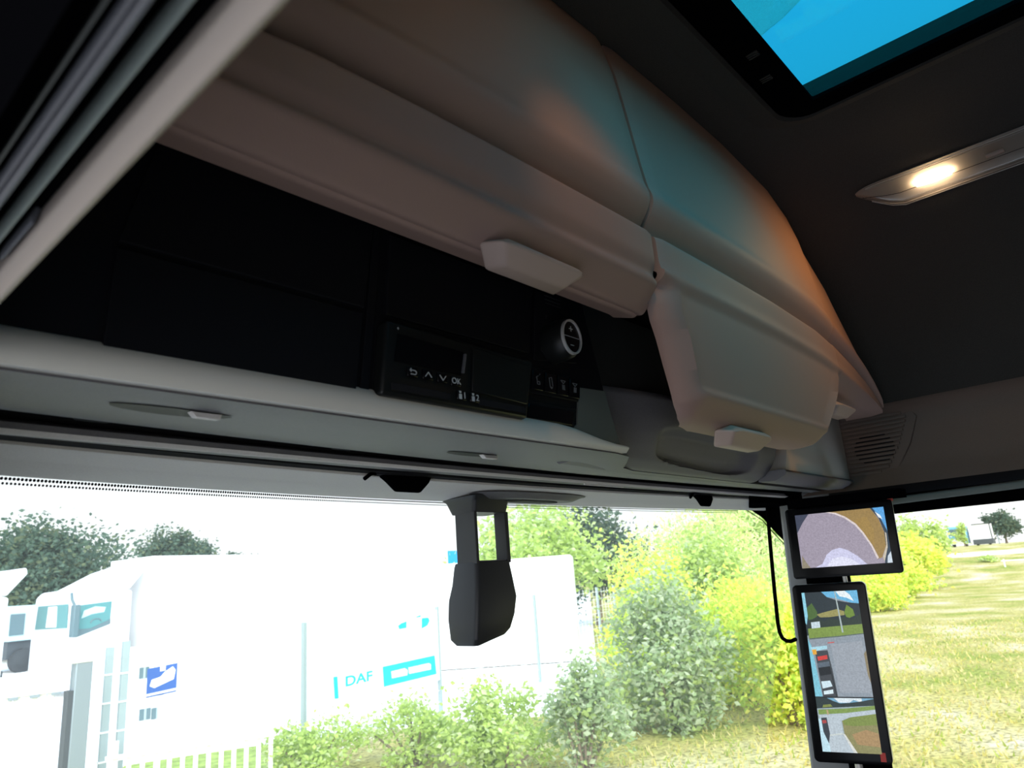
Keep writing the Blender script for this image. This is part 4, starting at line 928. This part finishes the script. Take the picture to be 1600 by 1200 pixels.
def patch(name, pts, m_, lab=None, t=0.004):
    bm = nb(); q = [bpx(*p) for p in pts]; prism(bm, [fp(s, z, -0.0605) for s, z in q], tuple(FN*-t)); return fin(name, bm, m_, banner, smooth=0, label=lab)
patch('cyan_box', [(598, 1042), (679, 1024), (682, 1053), (600, 1073)], M['cyan'])
patch('word_block', [(611, 1049), (632, 1044), (637, 1047), (636, 1055), (612, 1060)], M['white'], 'white word in the cyan box', 0.008)
patch('word_block', [(638, 1043), (670, 1036), (673, 1038), (673, 1046), (639, 1053)], M['white'], 'white word in the cyan box', 0.008)
patch('cyan_bar', [(521, 1058), (527, 1057), (529, 1091), (523, 1092)], M['cyan'])
patch('emblem', [(622, 978), (627, 974), (635, 971), (635, 981), (624, 983)], M['cyan'])
patch('emblem', [(659, 966), (669, 965), (671, 970), (668, 977), (659, 982)], M['cyan'])
patch('emblem', [(648, 965), (657, 961), (657, 964)], M['cyan'])
s0, z0_ = bpx(561, 1061)
text('lettering', 'DAF', 0.21, lambda u, v, n: fp(s0+u*1.75, z0_+v, -0.0625-n*0.01), M['cyan'], banner, 0.02, 0.02)

# blue sign with a white truck shape
sx0, sy0, sz0 = place(253, 1063, 11.9)
sd = Vector((math.cos(math.radians(-25)), math.sin(math.radians(-25)), 0)); sn = Vector((-sd.y, sd.x, 0))
def sp_(u, v, n=0): p = Vector((sx0, sy0, sz0))+sd*u+sn*n; return (p.x, p.y, p.z+v)
sign = empty('road_sign', (sx0, sy0, G), 'square blue sign with a white truck shape on a pale post behind the picket fence', 'sign')
bm = nb(); prism(bm, [sp_(-0.19, -0.21), sp_(0.19, -0.17), sp_(0.19, 0.21), sp_(-0.19, 0.17)], tuple(sn*0.01)); fin('plate', bm, M['blue'], sign, smooth=0)
bm = nb(); prism(bm, [sp_(-0.15, -0.06, -0.001), sp_(-0.09, -0.09, -0.001), sp_(0.15, 0.0, -0.001), sp_(0.17, 0.12, -0.001), sp_(0.13, 0.17, -0.001), sp_(0.03, 0.11, -0.001), sp_(-0.02, 0.05, -0.001), sp_(-0.13, 0.02, -0.001)], tuple(sn*-0.003)); fin('truck_shape', bm, M['white'], sign, smooth=0)
bm = nb(); prism(bm, [sp_(-0.185, -0.19, -0.001), sp_(0.185, -0.15, -0.001), sp_(0.185, -0.12, -0.001), sp_(-0.185, -0.16, -0.001)], tuple(sn*-0.003)); fin('white_band', bm, M['white'], sign, smooth=0)
bm = nb(); prism(bm, [sp_(-0.03, 0.12, -0.001), sp_(0.04, 0.127, -0.001), sp_(0.04, 0.20, -0.001), sp_(-0.03, 0.19, -0.001)], tuple(sn*-0.003)); fin('white_patch', bm, M['white'], sign, smooth=0)
bm = nb(); loft(bm, [[sp_(u, z-sz0, n) for u, n in ((-0.03, 0.012), (0.03, 0.012), (0.03, 0.06), (-0.03, 0.06))] for z in (G, sz0+0.2)]); fin('post', bm, M['white'], sign, smooth=0)

# picket fence, its tall end posts and the sliding gate
GA = Vector(pol(px_az(430, 1180)[0], 11.2, 0)); GB = Vector(pol(px_az(165, 1180)[0], 11.2, 0)); GDv = (GB-GA).normalized(); GNv = Vector((-GDv.y, GDv.x, 0)); GL = (GB-GA).length
def gq(s, z, n=0): p = GA+GDv*s+GNv*n; return (p.x, p.y, z)
pick = empty('picket_fence', gq(0, G), 'low white picket fence at the bottom left outside the windscreen', 'fence')
k_ = 0; s = 0.06
while s < GL-0.05:
    bm = nb(); loft(bm, [[gq(s-0.028, z, -0.012), gq(s+0.028, z, -0.012), gq(s+0.028, z, 0.012), gq(s-0.028, z, 0.012)] for z in (G+0.03, -1.62)]); fin('picket', bm, M['white'], pick, smooth=0); s += 0.155
for z in (-1.80, -2.28):
    bm = nb(); loft(bm, [[gq(q, z-0.02, 0.014), gq(q, z+0.02, 0.014), gq(q, z+0.02, 0.05), gq(q, z-0.02, 0.05)] for q in (0, GL)]); fin('rail', bm, M['white'], pick, smooth=0)
bm = nb(); slab(bm, [[gq(q, G+0.012, n) for q in lins(-0.6, GL, 8)] for n in (-0.8, -3.4)], (0, 0, -0.02)); fin('verge_ground', bm, mat('green verge grass', (0.30, 0.40, 0.08), 0.95, noise=0.4, nscale=6), kind='structure', smooth=0)
for px, lab in ((166, 'left one of two pale posts between the gate and the picket fence'), (191, 'right one of two pale posts between the gate and the picket fence')):
    x, y, _ = place(px, 1100, 11.5); r = empty('gate_stop_post', (x, y, G), lab, 'post', 'pale posts beside the gate')
    bm = nb(); box(bm, x-0.045, x+0.045, y-0.03, y+0.03, G, -0.50 if px < 180 else -0.44); fin('upright', bm, M['pale_metal'], r, smooth=0)
    for z in (-0.85, -1.2, -1.55, -1.9):
        bm = nb(); box(bm, x-0.06, x+0.06, y-0.036, y+0.036, z, z+0.02); fin('collar', bm, M['white'], r, smooth=0)
gate = empty('sliding_gate', pol(75, 11.0, G), 'white sliding gate with a thick top beam at the far left', 'gate')
g0 = Vector(place(-120, 1075, 11.0)[:2]+(0,)); g1 = Vector(place(104, 1065, 11.0)[:2]+(0,)); gd = (g1-g0).normalized(); gn = Vector((-gd.y, gd.x, 0)); gl = (g1-g0).length
def gg(s, z, n=0): p = g0+gd*s+gn*n; return (p.x, p.y, z)
bm = nb(); loft(bm, [[gg(q, -0.93, -0.06), gg(q, -0.70, -0.06), gg(q, -0.70, 0.06), gg(q, -0.93, 0.06)] for q in (0, gl)]); fin('top_beam', bm, M['white'], gate, smooth=0)
s = 0.05
while s < gl-0.12:
    bm = nb(); loft(bm, [[gg(s-0.035, z, -0.02), gg(s+0.035, z, -0.02), gg(s+0.035, z, 0.02), gg(s-0.035, z, 0.02)] for z in (-2.25, -0.93)]); fin('bar', bm, M['white'], gate, smooth=0); s += 0.085
for q in lins(gl-0.75, gl-0.10, 4):
    bm = nb(); loft(bm, [[gg(q-0.05, z, -0.062), gg(q+0.05, z, -0.062), gg(q+0.05, z, -0.05), gg(q-0.05, z, -0.05)] for z in (-0.965, -0.93)]); fin('tooth', bm, M['grey_metal'], gate, smooth=0)
bm = nb(); loft(bm, [[gg(q, -2.36, -0.05), gg(q, -2.24, -0.05), gg(q, -2.24, 0.05), gg(q, -2.36, 0.05)] for q in (0, gl)]); fin('bottom_beam', bm, M['white'], gate, smooth=0)
gx_, gy_, _ = place(113, 1100, 10.9); gpost = empty('gate_post', (gx_, gy_, G), 'thick grey steel gate post at the end of the white gate', 'post')
bm = nb(); box(bm, gx_-0.02, gx_+0.17, gy_-0.09, gy_+0.09, G, -0.60); fin('column', bm, M['grey_metal'], gpost, bevel=0.012)
bm = nb(); box(bm, gx_-0.075, gx_-0.02, gy_-0.07, gy_+0.09, G, -0.93); fin('guide', bm, M['truckdark'], gpost, smooth=0)
bm = nb(); box(bm, gx_-0.09, gx_+0.19, gy_-0.1, gy_+0.1, -0.62, -0.56); fin('cap', bm, M['white'], gpost, bevel=0.01)
# small white hut with dark windows
hx, hy, _ = place(238, 1090, 16.5)
hut = empty('white_hut', (hx, hy, G), 'small white hut with little dark windows behind the blue sign', 'hut')
bm = nb(); box(bm, hx-0.9, hx+1.6, hy, hy+2.0, G, -0.9); fin('walls', bm, M['white'], hut, smooth=0)
bm = nb(); box(bm, hx-0.98, hx+1.68, hy-0.06, hy+2.06, -0.9, -0.84); fin('roof', bm, M['white'], hut, smooth=0)
for px, py, w_ in ((226, 1116, 0.085), (245, 1114, 0.085), (225, 1051, 0.075)):
    a, b, c = place(px, py, 16.5); t = hy/ b; xw = CX+(a-CX)*t; zw = c*t
    bm = nb(); box(bm, xw-w_*1.2, xw+w_*1.2, hy-0.02, hy, zw-0.10, zw+0.10); fr = fin('window', bm, M['mirror_dark'], hut, smooth=0)
    bm = nb(); box(bm, xw-0.02, xw+0.02, hy-0.025, hy-0.018, zw-0.10, zw+0.10); fin('mullion', bm, M['pale_metal'], fr, smooth=0)

# ------------------------------------------------------------------ trucks and the container
def frame_at(px, py, d, az):
    x, y, _ = place(px, py, d); u = Vector((math.cos(math.radians(az)), math.sin(math.radians(az)), 0)); n = Vector((-u.y, u.x, 0))
    return lambda a, b, z: (x+u.x*a+n.x*b, y+u.y*a+n.y*b, G+z)
def fbox(bm, F, a0, a1, b0, b1, z0, z1, mi=0):
    v = [bm.verts.new(F(*p)) for p in ((a0,b0,z0),(a1,b0,z0),(a1,b1,z0),(a0,b1,z0),(a0,b0,z1),(a1,b0,z1),(a1,b1,z1),(a0,b1,z1))]
    for f in ((0,3,2,1),(4,5,6,7),(0,1,5,4),(1,2,6,5),(2,3,7,6),(3,0,4,7)): bm.faces.new([v[i] for i in f]).material_index = mi
def fpoly(bm, F, pts, b0, b1): loft(bm, [[F(a, b0, z) for a, z in pts], [F(a, b1, z) for a, z in pts]])
def wheel(F, a, b, par, r=0.5):
    bm = nb(); n = 20
    loft(bm, [[F(a+r_*math.cos(6.283*i/n), bb, 0.5+r_*math.sin(6.283*i/n)) for i in range(n)] for r_, bb in ((r*0.55, b-0.02), (r*0.6, b), (r, b+0.02), (r, b+0.28), (r*0.6, b+0.3))]); fin('wheel', bm, M['tyre'], par, smooth=40)
def truck(px, d, az, label, cargo, long_body, wmats):
    F = frame_at(px, 1000, d, az); root = empty('truck', F(0, 0, 0), label, 'truck')
    bm = nb(); fpoly(bm, F, [(0.0, 0.45), (1.75, 0.45), (1.75, 2.95), (0.9, 3.12), (0.2, 3.06), (0.04, 2.9), (0.0, 1.9)], 0, 2.4); fin('cab', bm, M['white'], root, bevel=0.07, segs=3)
    bm = nb(); fpoly(bm, F, [(0.10, 1.72), (1.08, 2.02), (1.10, 2.66), (0.14, 2.60)], -0.012, 0); wn = fin('side_window', bm, M['teal_glass'], root, smooth=0)
    bm = nb(); fpoly(bm, F, [(0.10, 1.70), (1.09, 2.0), (1.09, 2.14), (0.5, 1.92), (0.12, 1.92)], -0.02, -0.012); fin('window_sill', bm, M['mirror_dark'], wn, smooth=0)
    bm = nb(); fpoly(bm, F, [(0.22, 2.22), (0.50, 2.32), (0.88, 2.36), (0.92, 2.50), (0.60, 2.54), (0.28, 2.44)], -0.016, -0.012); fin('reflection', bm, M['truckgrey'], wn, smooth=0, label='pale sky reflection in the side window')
    bm = nb(); tube(bm, [F(0.66+0.16*math.cos(t), -0.018, 2.08+0.10*math.sin(t)) for t in lins(0.2, 3.3, 10)], 0.018, 6); fin('steering_wheel', bm, M['mirror_dark'], root)
    bm = nb()
    loft(bm, [[F(-0.012, b, z) for b, z in ((0.30, 1.98), (2.15, 1.98), (2.08, 2.66), (0.36, 2.66))], [F(0.0, b, z) for b, z in ((0.30, 1.98), (2.15, 1.98), (2.08, 2.66), (0.36, 2.66))]]); fin('windscreen', bm, M['teal_glass'], root, smooth=0)
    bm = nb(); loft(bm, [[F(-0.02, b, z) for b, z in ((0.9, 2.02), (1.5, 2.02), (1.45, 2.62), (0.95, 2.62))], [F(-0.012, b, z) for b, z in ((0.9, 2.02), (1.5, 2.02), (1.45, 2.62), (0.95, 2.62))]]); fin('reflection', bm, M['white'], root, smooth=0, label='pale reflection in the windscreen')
    bm = nb(); fbox(bm, F, -0.16, 0.02, -0.32, -0.10, 1.72, 2.62); fin('mirror', bm, M['mirror_dark'], root, bevel=0.03)
    bm = nb(); tube(bm, [F(-0.06, 0.1, 2.95), F(-0.14, -0.10, 2.78), F(-0.10, -0.2, 2.60)], 0.04, 8); fin('mirror_arm', bm, M['mirror_dark'], root)
    bm = nb(); fpoly(bm, F, [(0.5, 3.06), (1.75, 3.0), (2.25, 3.60), (2.2, 3.78), (1.6, 3.60), (0.95, 3.28)], 0.15, 2.25); fin('roof_fairing', bm, M['white'], root, bevel=0.05)
    bm = nb(); fbox(bm, F, 0.3, 2.0 if not cargo else long_body, 0.5, 1.9, 0.55, 0.95); fin('chassis', bm, M['truckdark'], root, smooth=0)
    wheel(F, 0.9, 0.02, root)
    if cargo:
        bm = nb(); fbox(bm, F, 2.35, long_body, -0.05, 2.45, -0.01, 4.0); fin('box_body', bm, M['white'], root, bevel=0.03)
    return root
truck(112, 25.6, 10, 'white truck with a long white box body and teal side window at the left', True, 16.0, None)
truck(-108, 25.0, 10, 'white truck cab cut off at the left edge of the picture', False, 0, None)
F = frame_at(20, 1000, 40, 12)
gt = empty('dump_truck', F(0, 0, 0), 'pale grey tipper truck with amber lamps between the two white trucks', 'truck')
bm = nb(); fpoly(bm, F, [(-0.2, 1.35), (3.2, 1.35), (3.3, 2.85), (-0.3, 2.85)], 0, 2.4); fin('tipper_body', bm, M['truckgrey'], gt, bevel=0.04)
bm = nb(); fpoly(bm, F, [(-0.2, 1.6), (0.4, 1.6), (0.4, 2.5), (-0.2, 2.5)], -0.03, 0); fin('side_panel', bm, M['mirror_dark'], gt, smooth=0)
bm = nb(); fbox(bm, F, -0.1, 2.3, 0.2, 2.2, 0.6, 1.35); fin('chassis', bm, M['truckdark'], gt, smooth=0)
for a, z in ((1.25, 1.12), (1.15, 0.42), (1.35, 0.55)):
    bm = nb(); fbox(bm, F, a-0.14, a+0.14, -0.12, -0.02, z-0.1, z+0.1); fin('lamp', bm, M['amber'], gt, bevel=0.02)
wheel(F, 0.5, 0.0, gt); wheel(F, 1.7, 0.0, gt)
# white container, end on
cx1, cy1, _ = place(899, 950, 22.0)
F = lambda a, b, z, u=Vector((math.cos(math.radians(128)), math.sin(math.radians(128)), 0)), n=Vector((math.cos(math.radians(36)), math.sin(math.radians(36)), 0)): (cx1+u.x*a+n.x*b, cy1+u.y*a+n.y*b, G+z)
ct = empty('container', F(0, 0, 0), 'plain white container standing behind the mesh fence right of the camera pod', 'container')
bm = nb(); fbox(bm, F, 0, 4.6, 0, 2.4, 0.05, 3.02); fin('body', bm, M['white'], ct, bevel=0.03)
for k_ in (0.02, 1.2, 2.35, 3.4, 4.5):
    bm = nb(); fbox(bm, F, k_, k_+0.06, -0.03, 0, 0.1, 2.98); fin('rib', bm, M['white'], ct, smooth=0)
# far bank: blue truck cab, flatbed with a frame, lamp post, goal-like frame, rail fence
def far(px, d): x, y, _ = place(px, 850, d); return x, y, hill(x, y)
x, y, z = far(1500, 88); bt = empty('truck', (x, y, z), 'tiny light blue truck cab on the far bank at the right', 'truck')
bm = nb(); box(bm, x-0.7, x+0.9, y-0.85, y+0.75, z+0.3, z+2.0); fin('cab', bm, M['truckblue'], bt, bevel=0.08)
bm = nb(); box(bm, x-0.72, x-0.6, y-0.75, y+0.65, z+1.15, z+1.75); fin('windscreen', bm, M['mirror_dark'], bt, smooth=0)
bm = nb(); box(bm, x-0.72, x-0.62, y-0.7, y+0.6, z+0.25, z+0.8); fin('grille', bm, M['white'], bt, smooth=0)
for s in (-0.6, 0.5):
    bm = nb(); tube(bm, [(x-0.2, y+s-0.12, z+0.28), (x-0.2, y+s+0.12, z+0.28)], 0.28, 14); fin('wheel', bm, M['tyre'], bt)
x, y, z = far(1537, 88); fb = empty('trailer', (x, y, z), 'tiny white trailer with a dark frame edge on the far bank', 'trailer')
bm = nb(); box(bm, x-0.6, x+0.6, y-0.95, y+0.95, z+0.55, z+2.05); fin('body', bm, M['white'], fb, smooth=0)
bm = nb(); box(bm, x-0.65, x-0.58, y-1.0, y-0.92, z+0.3, z+2.12); box(bm, x-0.65, x-0.58, y-1.0, y+0.6, z+2.04, z+2.12); fin('frame', bm, M['truckdark'], fb, smooth=0)
bm = nb(); box(bm, x-0.66, x+0.5, y-1.0, y+0.75, z+0.1, z+0.6); fin('chassis', bm, M['truckdark'], fb, bevel=0.05)
for s in (-0.6, 0.45):
    bm = nb(); tube(bm, [(x-0.2, y+s-0.1, z+0.26), (x-0.2, y+s+0.1, z+0.26)], 0.28, 14); fin('wheel', bm, M['tyre'], fb)
x, y, z = far(1562, 90); bm = nb(); tube(bm, [(x, y, z), (x, y, z+1.1)], 0.05, 8); fin('marker_pole', bm, M['grey_metal'], label='thin grey pole on the far bank between the trailer and the round tree', cat='pole')
x, y, z = far(1412, 92); fr = empty('sign_frame', (x, y, z), 'thin dark sign frame above the bushes right of the wide screen', 'frame')
bm = nb(); tube(bm, [(x, y-0.6, z), (x, y-0.6, z+2.2)], 0.05, 8); fin('post', bm, M['grey_metal'], fr)
bm = nb(); tube(bm, [(x, y+0.8, z), (x, y+0.8, z+2.2)], 0.05, 8); fin('post', bm, M['grey_metal'], fr)
bm = nb(); tube(bm, [(x, y-0.65, z+2.2), (x, y+0.85, z+2.2)], 0.05, 8); fin('crossbar', bm, M['grey_metal'], fr)
x, y, z = far(1590, 62); rf = empty('rail_fence', (x, y, z), 'low white rail fence at the foot of the far bank', 'fence')
for k_ in range(3):
    bm = nb(); box(bm, x-0.04, x+0.04, y-1.8+k_*1.4, y-1.72+k_*1.4, z, z+0.55); fin('post', bm, M['white'], rf, smooth=0)
bm = nb(); box(bm, x-0.03, x+0.03, y-1.9, y+1.2, z+0.40, z+0.48); fin('rail', bm, M['white'], rf, smooth=0)
# small blue sign beside the pod
x, y, z = place(706, 868, 40); r = empty('blue_board', (x, y, G), 'small bright blue board partly hidden by the camera pod', 'sign')
bm = nb(); box(bm, x-0.25, x+0.45, y, y+0.05, z-0.55, z+0.25); fin('board', bm, mat('bright blue board', (0.0, 0.30, 0.85), 0.5), r, smooth=0)
bm = nb(); tube(bm, [(x+0.1, y+0.08, G), (x+0.1, y+0.08, z)], 0.05, 8); fin('pole', bm, M['white'], r)
